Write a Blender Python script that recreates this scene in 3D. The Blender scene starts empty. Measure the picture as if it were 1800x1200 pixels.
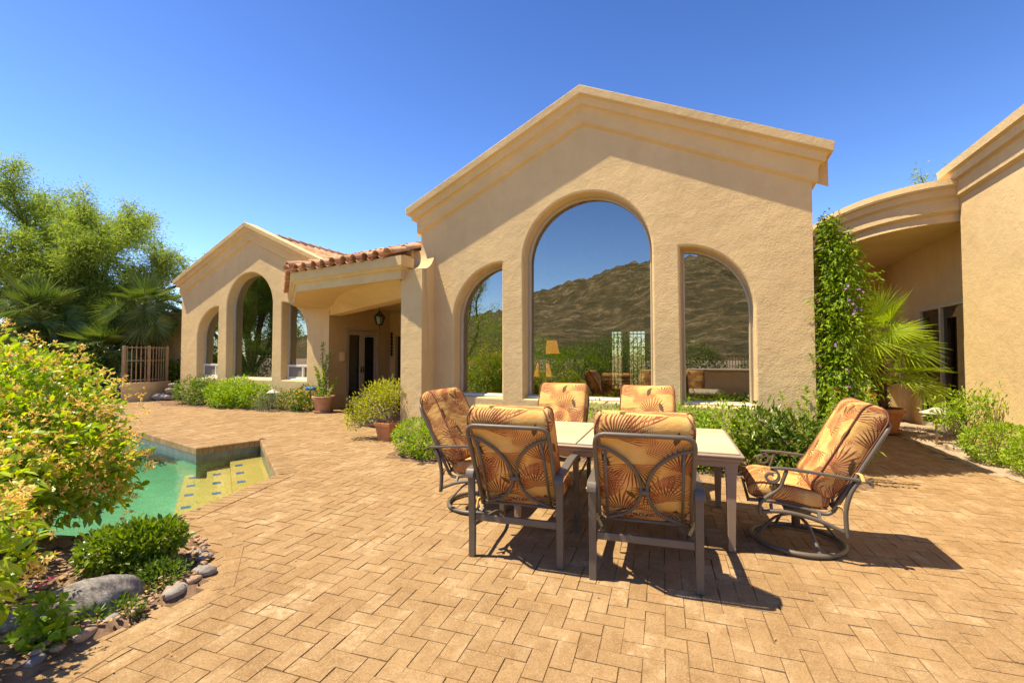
import bpy, bmesh, math, random
import numpy as np
from mathutils import Vector, Matrix
from mathutils.geometry import tessellate_polygon
PI = math.pi
R = math.radians
rng = np.random.default_rng(7)
random.seed(7)
S = bpy.context.scene
COL = S.collection

# ------------------------------------------------------------------ helpers
class MB:
    """collects shapes that become ONE mesh"""
    def __init__(s):
        s.v = []; s.f = []; s.uv = []; s.has_uv = False; s.np = []; s.smooth = False
    def add(s, vs, fs, uvs=None):
        b = len(s.v); s.v += [tuple(p) for p in vs]
        s.f += [tuple(i + b for i in f) for f in fs]
        if uvs is not None: s.has_uv = True
        s.uv += [tuple(u) for u in uvs] if uvs is not None else [(0, 0)] * len(vs)
        return s
    def box(s, a, b):
        x0, y0, z0 = a; x1, y1, z1 = b
        return s.add([(x0,y0,z0),(x1,y0,z0),(x1,y1,z0),(x0,y1,z0),(x0,y0,z1),(x1,y0,z1),(x1,y1,z1),(x0,y1,z1)],
                     [(0,3,2,1),(4,5,6,7),(0,1,5,4),(1,2,6,5),(2,3,7,6),(3,0,4,7)])
    def bevbox(s, a, b, r=.01):
        x0, y0, z0 = a; x1, y1, z1 = b
        vs = []
        for z, q in ((z0, r), (z0 + r, 0), (z1 - r, 0), (z1, r)):
            vs += ring_rect(x0 + q, y0 + q, x1 - q, y1 - q, max(r - q, .001) if q == 0 else r * .6, z)
        n = len(vs) // 4
        fs = [tuple(range(n - 1, -1, -1)), tuple(range(3 * n, 4 * n))]
        for k in range(3):
            fs += [(k*n + i, k*n + (i+1) % n, (k+1)*n + (i+1) % n, (k+1)*n + i) for i in range(n)]
        return s.add(vs, fs)
    def prism(s, poly, z0, z1):
        n = len(poly)
        a = sum(poly[i][0]*poly[(i+1) % n][1] - poly[(i+1) % n][0]*poly[i][1] for i in range(n))
        if a < 0: poly = poly[::-1]
        tri = tessellate_polygon([[Vector((p[0], p[1], 0)) for p in poly]])
        vs = [(p[0], p[1], z0) for p in poly] + [(p[0], p[1], z1) for p in poly]
        fs = []
        for t in tri:
            A, B, C_ = [poly[i] for i in t]
            up = (B[0]-A[0])*(C_[1]-A[1]) - (B[1]-A[1])*(C_[0]-A[0]) > 0
            t = tuple(t) if up else tuple(t)[::-1]
            fs.append(tuple(i + n for i in t)); fs.append(t[::-1])
        fs += [(i, (i+1) % n, n + (i+1) % n, n + i) for i in range(n)]
        return s.add(vs, fs)
    def tube(s, path, r, n=8, cap=True, closed=False, flat=1.0):
        P = [Vector(p) for p in path]; m = len(P)
        rr = r if isinstance(r, (list, tuple)) else [r] * m
        vs = []; prev = None
        for i in range(m):
            if closed: t = (P[(i+1) % m] - P[i-1]).normalized()
            else: t = (P[min(i+1, m-1)] - P[max(i-1, 0)]).normalized()
            if prev is None:
                up = Vector((0, 0, 1)) if abs(t.z) < .9 else Vector((1, 0, 0))
                nrm = (up - t * up.dot(t)).normalized()
            else:
                nrm = (prev - t * prev.dot(t))
                nrm = nrm.normalized() if nrm.length > 1e-6 else prev
            prev = nrm; bn = t.cross(nrm)
            for k in range(n):
                a = 2*PI*(k + .5)/n
                vs.append(P[i] + nrm*(math.cos(a)*rr[i]*flat) + bn*(math.sin(a)*rr[i]))
        fs = []
        for i in range(m if closed else m-1):
            j = (i+1) % m
            fs += [(i*n+k, i*n+(k+1) % n, j*n+(k+1) % n, j*n+k) for k in range(n)]
        if cap and not closed:
            fs += [tuple(range(n-1, -1, -1)), tuple((m-1)*n + k for k in range(n))]
        return s.add(vs, fs)
    def lathe(s, prof, c=(0, 0, 0), n=28):
        vs = []
        for r, z in prof:
            vs += [(c[0] + r*math.cos(2*PI*k/n), c[1] + r*math.sin(2*PI*k/n), c[2] + z) for k in range(n)]
        fs = []
        for i in range(len(prof)-1):
            fs += [(i*n+k, i*n+(k+1) % n, (i+1)*n+(k+1) % n, (i+1)*n+k) for k in range(n)]
        return s.add(vs, fs)
    def chunk(s, V, T):
        """numpy arrays: V (n,3), T (m,3 or 4)"""
        s.np.append((np.asarray(V, np.float32), np.asarray(T, np.int32))); return s
    def mesh(s, name, off=(0, 0, 0)):
        me = bpy.data.meshes.new(name)
        if s.np:
            Vs = [v for v, t in s.np]; b = 0; loops = []; tot = []
            for v, t in s.np:
                loops.append((t + b).ravel()); tot.append(np.full(len(t), t.shape[1], np.int32)); b += len(v)
            if s.v:
                Vs.append(np.array(s.v, np.float32))
                for f in s.f:
                    loops.append(np.array(f, np.int32) + b); tot.append(np.array([len(f)], np.int32))
            V = np.concatenate(Vs) - np.array(off, np.float32); L = np.concatenate(loops); T = np.concatenate(tot)
            me.vertices.add(len(V)); me.vertices.foreach_set('co', V.astype(np.float32).ravel())
            me.loops.add(len(L)); me.loops.foreach_set('vertex_index', L.astype(np.int32))
            me.polygons.add(len(T)); st = np.concatenate([[0], np.cumsum(T)[:-1]]).astype(np.int32)
            me.polygons.foreach_set('loop_start', st)
            me.update(calc_edges=True); me.validate()
        else:
            o = Vector(off)
            me.from_pydata([tuple(Vector(p) - o) for p in s.v], [], s.f)
            if s.has_uv:
                ul = me.uv_layers.new(name='UVMap')
                idx = [0]*len(me.loops); me.loops.foreach_get('vertex_index', idx)
                ul.data.foreach_set('uv', [c for i in idx for c in s.uv[i]])
            me.update()
        me.polygons.foreach_set('use_smooth', [bool(s.smooth)]*len(me.polygons))
        return me

def ring_rect(x0, y0, x1, y1, r, z, k=3):
    out = []
    for cx, cy, a0 in ((x1-r, y1-r, 0), (x0+r, y1-r, 90), (x0+r, y0+r, 180), (x1-r, y0+r, 270)):
        out += [(cx + r*math.cos(R(a0+90*i/k)), cy + r*math.sin(R(a0+90*i/k)), z) for i in range(k+1)]
    return out

def obj(name, mb, mat, parent=None, smooth=None, world=True):
    """links a mesh; with a parent, the mesh was modelled in world space unless world=False"""
    off = (0, 0, 0)
    if parent is not None and world:
        t = parent
        while t.parent is not None: t = t.parent
        off = tuple(t.location)
    if smooth is not None: mb.smooth = smooth
    me = mb.mesh(name, off)
    for m in (mat if isinstance(mat, (list, tuple)) else [mat]): me.materials.append(m)
    o = bpy.data.objects.new(name, me); COL.objects.link(o)
    if parent is not None: o.parent = parent
    return o
def angle_smooth(o, deg=35):
    o.data.polygons.foreach_set('use_smooth', [True]*len(o.data.polygons))
    try: o.data.set_sharp_from_angle(angle=R(deg))
    except Exception: pass
    return o
def bevel(o, w=.01, seg=2):
    m = o.modifiers.new('bevel', 'BEVEL'); m.width = w; m.segments = seg; m.limit_method = 'ANGLE'; m.angle_limit = R(40)
    return o
def thing(name, label, cat, loc=(0, 0, 0), rz=0, group=None):
    o = bpy.data.objects.new(name, None); COL.objects.link(o)
    o.location = loc; o.rotation_euler = (0, 0, rz); o.empty_display_size = .1
    return tag(o, label, cat, group)
def tag(o, label, cat, group=None):
    o['label'] = label; o['category'] = cat
    if group: o['group'] = group
    return o
def struct(name, mb, mat, smooth=None):
    o = obj(name, mb, mat, None, smooth); o['kind'] = 'structure'; return o
def dup(root, loc, rz, label, group):
    r = root.copy(); COL.objects.link(r); r.location = loc; r.rotation_euler = (0, 0, rz)
    r['label'] = label; r['group'] = group
    for ch in list(root.children):
        c = ch.copy(); COL.objects.link(c); c.parent = r
        for g in list(ch.children):
            d = g.copy(); COL.objects.link(d); d.parent = c
    return r

# ------------------------------------------------------------------ materials
class NT:
    def __init__(s, name):
        s.m = bpy.data.materials.new(name); s.m.use_nodes = True; s.t = s.m.node_tree
        s.t.nodes.clear(); s.out = s.t.nodes.new('ShaderNodeOutputMaterial')
    def n(s, typ, props=None, **ins):
        nd = s.t.nodes.new('ShaderNode' + typ)
        for k, v in (props or {}).items(): setattr(nd, k, v)
        for k, v in ins.items(): s.set(nd, k.replace('_', ' '), v)
        return nd
    def set(s, nd, key, v):
        sock = nd.inputs[int(key[1:])] if key[0] == 'i' and key[1:].isdigit() else nd.inputs[key]
        if isinstance(v, bpy.types.NodeSocket): s.t.links.new(v, sock)
        elif isinstance(v, (tuple, list)):
            sock.default_value = (*v, 1) if len(v) == 3 and sock.type == 'RGBA' else v
        else: sock.default_value = v
    def math(s, op, a, b=None, c=None):
        nd = s.t.nodes.new('ShaderNodeMath'); nd.operation = op
        for i, v in enumerate((a, b, c)):
            if v is not None: s.set(nd, 'i%d' % i, v)
        return nd.outputs[0]
    def mix(s, f, a, b, mode='MIX'):
        nd = s.t.nodes.new('ShaderNodeMix'); nd.data_type = 'RGBA'; nd.blend_type = mode
        s.set(nd, 'i0', f); s.set(nd, 'i6', a); s.set(nd, 'i7', b); return nd.outputs[2]
    def ramp(s, f, stops):
        nd = s.t.nodes.new('ShaderNodeValToRGB'); e = nd.color_ramp.elements
        while len(e) < len(stops): e.new(.5)
        for i, (p, c) in enumerate(stops):
            e[i].position = p; e[i].color = (*c, 1) if not isinstance(c, (int, float)) else (c, c, c, 1)
        s.set(nd, 'i0', f); return nd.outputs[0]
    def coord(s, which='Object'): return s.n('TexCoord').outputs[which]
    def noise(s, vec, scale, detail=4, rough=.55):
        return s.n('TexNoise', None, Vector=vec, Scale=scale, Detail=detail, Roughness=rough).outputs[0]
    def bump(s, h, strength=.3, dist=.02, normal=None):
        nd = s.n('Bump', None, Height=h, Strength=strength, Distance=dist)
        if normal is not None: s.set(nd, 'Normal', normal)
        return nd.outputs[0]
    def pbr(s, col, rough=.6, spec=.3, metal=0, normal=None, **kw):
        p = s.n('BsdfPrincipled'); s.set(p, 'Base Color', col); s.set(p, 'Roughness', rough)
        s.set(p, 'Specular IOR Level', spec); s.set(p, 'Metallic', metal)
        if normal is not None: s.set(p, 'Normal', normal)
        for k, v in kw.items(): s.set(p, k.replace('_', ' '), v)
        return p.outputs[0]
    def done(s, sh):
        s.t.links.new(sh, s.out.inputs[0]); return s.m

def m_plain(name, col, rough=.6, spec=.3, metal=0, var=.12, scale=6, bump=0, bscale=60):
    t = NT(name); co = t.coord()
    nz = t.noise(co, scale, 5)
    c = t.mix(t.ramp(nz, [(.3, 0), (.75, 1)]), tuple(x*(1-var) for x in col), tuple(min(x*(1+var), 1) for x in col))
    nr = t.bump(t.noise(co, bscale, 3), bump, .01) if bump else None
    return t.done(t.pbr(c, rough, spec, metal, nr))

def m_stucco(name, col, streak=1.0):
    t = NT(name); g = t.n('NewGeometry').outputs['Position']
    n1 = t.noise(g, .8, 4); n2 = t.noise(g, 5, 5, .6); n3 = t.noise(g, 42, 4, .62)
    st = t.n('Mapping', None, Vector=g, Scale=(3.2, 3.2, .35)).outputs[0]
    n4 = t.noise(st, 1.4, 4)
    c = t.mix(t.ramp(n1, [(.3, 0), (.7, 1)]), tuple(x*.9 for x in col), tuple(x*1.08 for x in col))
    c = t.mix(t.ramp(n2, [(.35, .0), (.75, .28)]), c, (col[0]*.78, col[1]*.74, col[2]*.68))
    c = t.mix(t.ramp(n4, [(.55, 0), (.8, .22*streak)]), c, (col[0]*.7, col[1]*.68, col[2]*.66))
    zz = t.n('SeparateXYZ', None, Vector=g).outputs[2]
    spl = t.math('MULTIPLY', t.math('LESS_THAN', t.math('SUBTRACT', zz, t.math('MULTIPLY', n2, .5)), .12), .30)
    c = t.mix(spl, c, (col[0]*.62, col[1]*.55, col[2]*.48))
    n5 = t.noise(g, 1.7, 6, .7); c = t.mix(t.ramp(n5, [(.56, 0), (.66, .18)]), c, tuple(min(1, x*1.22) for x in col))
    b1 = t.bump(n2, .35, .04); b2 = t.bump(n3, .45, .012, b1)
    return t.done(t.pbr(c, .9, .15, 0, b2))

def m_leaf(name, ramp, rough=.45, trans=.35, spec=.35):
    t = NT(name); rnd = t.n('NewGeometry').outputs['Random Per Island']
    g = t.n('NewGeometry').outputs['Position']
    big = t.noise(g, 2.2, 3)
    f = t.math('ADD', t.math('MULTIPLY', rnd, .7), t.math('MULTIPLY', t.math('SUBTRACT', big, .35), .8))
    c = t.ramp(f, ramp)
    p = t.pbr(c, rough, spec)
    tc = t.mix(.5, c, (.75, .85, .12), 'MULTIPLY'); tc = t.n('HueSaturation', None, Color=c, Value=1.5, Saturation=1.1).outputs[0]
    tr = t.n('BsdfTranslucent', None, Color=tc).outputs[0]
    mx = t.n('MixShader'); t.set(mx, 'i0', trans); t.set(mx, 'i1', p); t.set(mx, 'i2', tr)
    return t.done(mx.outputs[0])

M = {}
WALL = (.69, .505, .25)
M['stucco'] = m_stucco('stucco', WALL)
M['stucco_trim'] = m_stucco('stucco_trim', (.69, .51, .255), .4)
M['soffit'] = m_stucco('soffit', (.69, .49, .235), 0)
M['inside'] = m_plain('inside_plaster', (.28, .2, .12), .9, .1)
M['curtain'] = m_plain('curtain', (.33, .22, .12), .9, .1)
M['frame'] = m_plain('window_frame', (.52, .44, .30), .5, .3, var=.05)
M['white_frame'] = m_plain('white_vinyl', (.72, .68, .58), .45, .4, var=.04)
M['screen'] = m_plain('insect_screen', (.22, .2, .17), .9, .1, var=.05)
M['tile'] = None
def m_tile():
    t = NT('clay_tile'); g = t.n('NewGeometry'); rnd = g.outputs['Random Per Island']; pos = g.outputs['Position']
    c = t.ramp(rnd, [(0, (.40, .19, .09)), (.4, (.52, .27, .13)), (.75, (.60, .36, .19)), (1, (.46, .25, .14))])
    c = t.mix(t.ramp(t.noise(pos, 9, 5), [(.45, 0), (.75, .6)]), c, (.20, .13, .09))
    c = t.mix(t.ramp(t.noise(pos, 4, 5), [(.5, 0), (.8, .5)]), c, (.66, .5, .34))
    return t.done(t.pbr(c, .85, .2, 0, t.bump(t.noise(pos, 50, 3), .3, .01)))
M['tile'] = m_tile()

def m_paver():
    t = NT('clay_paver'); g = t.n('NewGeometry'); rnd = g.outputs['Random Per Island']; pos = g.outputs['Position']
    c = t.ramp(rnd, [(0, (0.248, 0.146, 0.062)), (.25, (0.310, 0.189, 0.083)), (.5, (0.275, 0.166, 0.071)), (.75, (0.329, 0.202, 0.090)), (1, (0.284, 0.166, 0.068))])
    n0 = t.noise(pos, .45, 4, .6); n1 = t.noise(pos, 1.7, 5, .62); n2 = t.noise(pos, 7, 6, .68); n3 = t.noise(pos, 75, 4, .7); n4 = t.noise(pos, 22, 5, .7)
    c = t.mix(t.ramp(n0, [(.45, 0), (.62, .4)]), c, (0.211, 0.124, 0.051))
    c = t.mix(t.ramp(n1, [(.40, .5), (.54, 0)]), c, (0.360, 0.230, 0.106))
    c = t.mix(t.ramp(n2, [(.48, 0), (.66, .5)]), c, (0.203, 0.119, 0.049))
    c = t.mix(t.ramp(n4, [(.40, .4), (.52, 0)]), c, (0.369, 0.243, 0.119))
    off = t.n('VectorMath', {'operation': 'MULTIPLY'}, i0=pos, i1=(1.6, 1.0, 1.0)).outputs[0]
    w = t.math('MULTIPLY', t.ramp(t.noise(off, 2.3, 5, .7), [(.48, 0), (.60, 1)]), t.ramp(n4, [(.40, .05), (.58, .9)]))
    w = t.math('MULTIPLY', w, t.math('ADD', t.math('MULTIPLY', rnd, .7), .3))
    c = t.mix(w, c, (0.486, 0.354, 0.196))
    c = t.mix(t.ramp(n3, [(.36, .5), (.50, 0)]), c, (0.171, 0.102, 0.044))
    c = t.mix(t.ramp(t.noise(pos, 130, 2, .5), [(.57, 0), (.67, .6)]), c, (0.450, 0.327, 0.170))
    h = t.math('ADD', t.math('MULTIPLY', n3, .7), t.math('MULTIPLY', n4, .8))
    return t.done(t.pbr(c, .9, .2, 0, t.bump(h, .6, .007)))
M['paver'] = m_paver()
M['joint'] = m_plain('joint_sand', (.18, .112, .055), .95, .1, var=.85, scale=1.6)
M['soil'] = m_plain('bed_soil', (.20, .125, .075), .95, .1, var=.5, scale=14, bump=.8, bscale=40)
def m_gravel(name, a, b, sc=40):
    t = NT(name); pos = t.n('NewGeometry').outputs['Position']
    v = t.n('TexVoronoi', None, Vector=pos, Scale=sc)
    c = t.mix(v.outputs['Color'], a, b)
    c = t.mix(t.ramp(t.noise(pos, .6, 5), [(.35, 0), (.7, .5)]), c, tuple(x*.7 for x in a))
    return t.done(t.pbr(c, .95, .1, 0, t.bump(v.outputs['Distance'], .8, .02)))
M['gravel'] = m_gravel('desert_gravel', (.36, .26, .17), (.55, .42, .29))
M['pool_floor'] = m_gravel('pebble_plaster', (.30, .36, .26), (.56, .56, .42), 60)
M['step_floor'] = m_gravel('pebble_plaster_step', (.58, .31, .085), (.78, .47, .18), 60)
M['tile_band'] = m_plain('waterline_tile', (.15, .165, .13), .3, .5, var=.3, scale=10)
M['blue_tile'] = m_plain('blue_tile', (.015, .11, .42), .25, .5, var=.15)
M['coping'] = m_paver()
def m_rock():
    t = NT('rock'); co = t.n('Mapping', None, Vector=t.coord(), Scale=(3, 14, 9), Rotation=(.3, .5, .9)).outputs[0]
    n1 = t.noise(co, 3, 8, .7); n2 = t.noise(t.coord(), 60, 4, .7); c = t.ramp(n1, [(.3, (.13, .115, .105)), (.5, (.33, .30, .275)), (.68, (.50, .46, .42))])
    c = t.mix(t.ramp(n2, [(.45, 0), (.65, .5)]), c, (.20, .16, .12))
    return t.done(t.pbr(c, .9, .2, 0, t.bump(n1, 1.0, .03, t.bump(n2, .6, .01))))
M['rock'] = m_rock()
M['stone_grey'] = m_plain('stone_grey', (.29, .255, .215), .9, .15, var=.35, scale=14, bump=.6, bscale=60)
M['stone_tan'] = m_plain('stone_tan', (.38, .26, .17), .9, .2, var=.25, scale=9, bump=.4, bscale=40)
M['stone_dark'] = m_plain('stone_dark', (.17, .165, .17), .8, .25, var=.25, scale=9, bump=.4, bscale=40)
M['terracotta'] = m_plain('terracotta', (.52, .225, .095), .8, .25, var=.16, scale=5, bump=.15, bscale=30)
M['terracotta_pale'] = m_plain('terracotta_pale', (.50, .29, .17), .85, .2, var=.22, scale=6, bump=.2, bscale=30)
M['chair_metal'] = m_plain('bronze_grey_metal', (.125, .102, .075), .45, .5, 0, var=.12, scale=12, bump=.08, bscale=200)
M['table_leg'] = m_plain('table_leg_metal', (.30, .215, .145), .5, .4, var=.08, scale=10)
def m_slats():
    t = NT('table_top_slats'); co = t.coord(); rnd = t.n('NewGeometry').outputs['Random Per Island']
    gr = t.noise(t.n('Mapping', None, Vector=co, Scale=(2, 40, 40)).outputs[0], 2, 5, .6)
    c = t.ramp(rnd, [(0, (.50, .405, .245)), (.5, (.56, .46, .285)), (1, (.61, .51, .33))]); c = t.mix(t.ramp(gr, [(.4, 0), (.7, .4)]), c, (.42, .32, .2))
    return t.done(t.pbr(c, .6, .25, 0, t.bump(gr, .2, .003)))
M['table_top'] = m_slats()
M['piping'] = m_plain('dark_piping', (.22, .10, .055), .85, .1)
M['tan_metal'] = m_plain('tan_painted_iron', (.38, .26, .135), .55, .35)
M['black_iron'] = m_plain('rusted_iron', (.055, .035, .025), .6, .4, var=.3)
M['path_light'] = m_plain('weathered_path_light', (.50, .45, .36), .5, .4, var=.15)
M['bark'] = m_plain('bark', (.13, .095, .065), .95, .1, var=.4, scale=10, bump=.8, bscale=25)
M['pale_stem'] = m_plain('pale_stem', (.36, .28, .18), .85, .15, var=.2, scale=10)
M['fibre'] = m_plain('palm_fibre', (.17, .10, .055), .95, .1, var=.5, scale=12)
M['petiole'] = m_plain('palm_petiole', (.22, .27, .06), .5, .3, var=.2)
M['slab'] = m_plain('concrete_slab', (.52, .42, .30), .9, .2, var=.1, bump=.2)
M['lamp_metal'] = m_plain('lantern_metal', (.05, .038, .025), .5, .4)
M['door_wood'] = m_plain('door_wood', (.55, .43, .28), .5, .35, var=.08)
M['wicker'] = m_plain('woven_fabric', (.42, .24, .12), .85, .15, var=.15, scale=40, bump=.3, bscale=90)
M['chaise_frame'] = m_plain('chaise_frame', (.34, .29, .23), .5, .4)

def m_glass(name, tint=(.55, .52, .42), refl=.38):
    t = NT(name)
    fr = t.n('Fresnel', None, IOR=1.5).outputs[0]
    pos = t.n('NewGeometry').outputs['Position']
    nb = t.bump(t.noise(pos, .7, 1), .012, .02)
    gl = t.n('BsdfGlossy', None, Color=(.76, .76, .71), Roughness=.0, Normal=nb).outputs[0]
    tr = t.n('BsdfTransparent', None, Color=tint).outputs[0]
    f = t.math('ADD', t.math('MULTIPLY', fr, 1-refl), refl)
    mx = t.n('MixShader'); t.set(mx, 'i0', f); t.set(mx, 'i1', tr); t.set(mx, 'i2', gl)
    return t.done(mx.outputs[0])
M['glass'] = m_glass('tinted_window_glass')
M['door_glass'] = m_glass('door_glass', (.6, .55, .45), .12)
M['lantern_glass'] = m_glass('lantern_glass', (.85, .75, .5), .1)

def m_water():
    t = NT('pool_water'); pos = t.n('NewGeometry').outputs['Position']
    mp = t.n('Mapping', None, Vector=pos, Scale=(1, 1, 1)).outputs[0]
    h = t.math('ADD', t.noise(mp, 3.2, 3, .5), t.math('MULTIPLY', t.noise(mp, 14, 2, .5), .25))
    nb = t.bump(h, .30, .03)
    fr = t.n('Fresnel', None, IOR=1.33, Normal=nb).outputs[0]
    gl = t.n('BsdfGlossy', None, Color=(1, 1, 1), Roughness=.02, Normal=nb).outputs[0]
    tr = t.n('BsdfTransparent', None, Color=(.80, .97, .90)).outputs[0]
    mx = t.n('MixShader'); t.set(mx, 'i0', fr); t.set(mx, 'i1', tr); t.set(mx, 'i2', gl)
    vol = t.n('VolumeAbsorption', None, Color=(.58, .86, .78), Density=.46).outputs[0]
    t.t.links.new(vol, t.out.inputs['Volume'])
    return t.done(mx.outputs[0])
M['water'] = m_water()

# printed cushion fabric: palm fans, feather fronds and speckled leaves on gold
def m_fabric():
    t = NT('palm_print_fabric'); uv = t.coord('UV')
    TX, TY = .56, .62
    warp = t.n('TexNoise', None, Vector=uv, Scale=5.0, Detail=2.0).outputs['Color']
    w2 = t.n('VectorMath', {'operation': 'SUBTRACT'}, i0=warp, i1=(.5, .5, .5)).outputs[0]
    w3 = t.n('VectorMath', {'operation': 'SCALE'}, i0=w2, Scale=.03).outputs[0]
    uvw = t.n('VectorMath', {'operation': 'ADD'}, i0=uv, i1=w3).outputs[0]
    sep = t.n('SeparateXYZ', None, Vector=uvw)
    def local(cx, cy, rot):
        x = t.math('WRAP', t.math('SUBTRACT', sep.outputs[0], cx), TX/2, -TX/2)
        y = t.math('WRAP', t.math('SUBTRACT', sep.outputs[1], cy), TY/2, -TY/2)
        c, s_ = math.cos(rot), math.sin(rot)
        px = t.math('ADD', t.math('MULTIPLY', x, c), t.math('MULTIPLY', y, s_))
        py = t.math('SUBTRACT', t.math('MULTIPLY', y, c), t.math('MULTIPLY', x, s_))
        return px, py
    def fan(cx, cy, rot, Rr, n=13, A=1.75):
        px, py = local(cx, cy, rot)
        r = t.math('SQRT', t.math('ADD', t.math('MULTIPLY', px, px), t.math('MULTIPLY', py, py)))
        a = t.math('ARCTAN2', py, px)
        ca = t.math('ABSOLUTE', a)
        s_ = t.math('ABSOLUTE', t.math('SUBTRACT', t.math('FRACT', t.math('ADD', t.math('MULTIPLY', a, n/(2*A)), 50.5)), .5))
        rl = t.math('MULTIPLY', t.math('SUBTRACT', 1.08, t.math('MULTIPLY', ca, .22)), Rr)
        q = t.math('DIVIDE', r, rl)
        w = t.math('MULTIPLY', t.math('SUBTRACT', 1.0, t.math('POWER', q, 2.4)), .36)
        m1 = t.math('LESS_THAN', s_, w); m2 = t.math('LESS_THAN', ca, A)
        return t.math('MULTIPLY', m1, m2)
    def feather(cx, cy, rot, L, Wd, n=11):
        px, py = local(cx, cy, rot)
        u = t.math('DIVIDE', px, L); ay = t.math('ABSOLUTE', py)
        env = t.math('MULTIPLY', t.math('SINE', t.math('MULTIPLY', t.math('POWER', t.math('MAXIMUM', t.math('MINIMUM', u, 1.0), 0.0), .7), PI)), Wd)
        st = t.math('ABSOLUTE', t.math('SUBTRACT', t.math('FRACT', t.math('ADD', t.math('MULTIPLY', t.math('SUBTRACT', px, t.math('MULTIPLY', ay, .9)), n/L), 50)), .5))
        q = t.math('DIVIDE', ay, t.math('ADD', env, .0005))
        w = t.math('MULTIPLY', t.math('SUBTRACT', 1.0, t.math('POWER', q, 2.0)), .36)
        return t.math('LESS_THAN', st, w)
    def leafy(cx, cy, rot, L, Wd):
        px, py = local(cx, cy, rot)
        u = t.math('DIVIDE', px, L); v = t.math('DIVIDE', t.math('ABSOLUTE', py), Wd)
        return t.math('LESS_THAN', t.math('ADD', t.math('MULTIPLY', u, u), v), 1.0)
    soft = t.noise(uv, 7, 3)
    base = t.ramp(soft, [(.25, (.60, .325, .085)), (.5, (.67, .41, .125)), (.75, (.74, .50, .19))])
    base = t.mix(t.ramp(t.noise(uv, 3.3, 2), [(.5, 0), (.7, .55)]), base, (.62, .23, .075))
    fans = [fan(.13, .06, R(80), .23, 21), fan(.42, .20, R(105), .21, 19), fan(.22, .50, R(-85), .22, 21, 1.6), fan(.50, .45, R(65), .20, 18), fan(.30, .30, R(-100), .15, 15, 1.5), fan(.02, .34, R(30), .15, 15, 1.4), fan(.40, .40, R(-60), .15, 15, 1.4), fan(.10, .22, R(130), .14, 15, 1.4)]
    fe = [feather(.02, .22, R(60), .28, .085, 15), feather(.36, .02, R(140), .27, .085, 15), feather(.30, .58, R(20), .27, .08, 15), feather(.45, .30, R(80), .25, .08, 14)]
    lf = [leafy(.30, .28, R(65), .055, .02), leafy(.05, .52, R(115), .06, .021), leafy(.47, .08, R(80), .055, .02), leafy(.20, .24, R(130), .05, .018)]
    def union(L):
        o = L[0]
        for x in L[1:]: o = t.math('MAXIMUM', o, x)
        return o
    tone = t.noise(uv, 9, 2)
    cf = t.ramp(tone, [(.35, (.13, .03, .018)), (.52, (.24, .065, .03)), (.7, (.42, .13, .055))])
    c = t.mix(t.math('MULTIPLY', union(fe), .8), base, (.36, .115, .05))
    c = t.mix(t.math('MULTIPLY', union(fans), .93), c, cf)
    sp = t.n('TexVoronoi', None, Vector=uv, Scale=170.0).outputs['Distance']
    cl = t.ramp(sp, [(.2, (.24, .15, .05)), (.45, (.085, .05, .02))])
    c = t.mix(t.math('MULTIPLY', union(lf), .95), c, cl)
    wv = t.noise(uv, 420, 2); wr = t.noise(t.n('Mapping', None, Vector=uv, Scale=(1, 2.2, 1)).outputs[0], 7, 3, .55)
    return t.done(t.pbr(c, .82, .15, 0, t.bump(wv, .12, .002, t.bump(wr, .45, .02))))
M['fabric'] = m_fabric()

M['leaf_flowerbush'] = m_leaf('flowerbush_leaf', [(0, (.10, .19, .012)), (.35, (.24, .37, .02)), (.7, (.45, .54, .03)), (1, (.66, .66, .06))], .32, .38, .45)
M['bloom_tan'] = m_leaf('tan_blossom', [(0, (.66, .38, .08)), (.5, (.84, .58, .16)), (1, (.92, .76, .34))], .7, .3, .1)
M['leaf_dark'] = m_leaf('dark_hedge_leaf', [(0, (.055, .10, .010)), (.5, (.12, .19, .016)), (1, (.22, .30, .03))], .35, .28, .45)
M['leaf_hedge'] = m_leaf('rounded_hedge_leaf', [(0, (.075, .13, .010)), (.5, (.17, .25, .018)), (1, (.32, .40, .035))], .35, .33, .45)
M['leaf_bright'] = m_leaf('bright_shrub_leaf', [(0, (.12, .21, .012)), (.5, (.27, .39, .02)), (1, (.45, .56, .04))], .4, .38)
M['leaf_mid'] = m_leaf('mid_shrub_leaf', [(0, (.06, .115, .014)), (.5, (.13, .21, .022)), (1, (.26, .34, .04))], .4, .33)
M['leaf_grey'] = m_leaf('grey_green_leaf', [(0, (.09, .12, .05)), (.5, (.17, .21, .10)), (1, (.28, .31, .17))], .6, .25)
M['leaf_yellow'] = m_leaf('succulent_leaf', [(0, (.20, .24, .014)), (.5, (.38, .39, .025)), (1, (.56, .53, .05))], .4, .35)
M['leaf_tree'] = m_leaf('mesquite_leaf', [(0, (.14, .20, .03)), (.45, (.26, .345, .05)), (.82, (.40, .47, .08)), (1, (.68, .54, .04))], .55, .42)
M['leaf_palm'] = m_leaf('palm_blade', [(0, (.055, .09, .014)), (.5, (.11, .165, .025)), (1, (.22, .27, .06))], .38, .25, .5)
M['leaf_palm_bright'] = m_leaf('bright_palm_blade', [(0, (.18, .26, .02)), (.5, (.34, .44, .03)), (1, (.52, .58, .09))], .38, .4, .5)
M['leaf_vine'] = m_leaf('vine_leaf', [(0, (.10, .18, .008)), (.5, (.23, .34, .014)), (1, (.42, .52, .025))], .42, .4)
M['flower_orange'] = m_leaf('orange_flower', [(0, (.75, .30, .01)), (1, (.85, .52, .02))], .7, .3)
M['flower_purple'] = m_leaf('purple_flower', [(0, (.36, .13, .42)), (1, (.58, .30, .62))], .7, .3)
M['flower_pink'] = m_leaf('pink_flower', [(0, (.70, .07, .12)), (1, (.80, .22, .28))], .7, .3)
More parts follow.
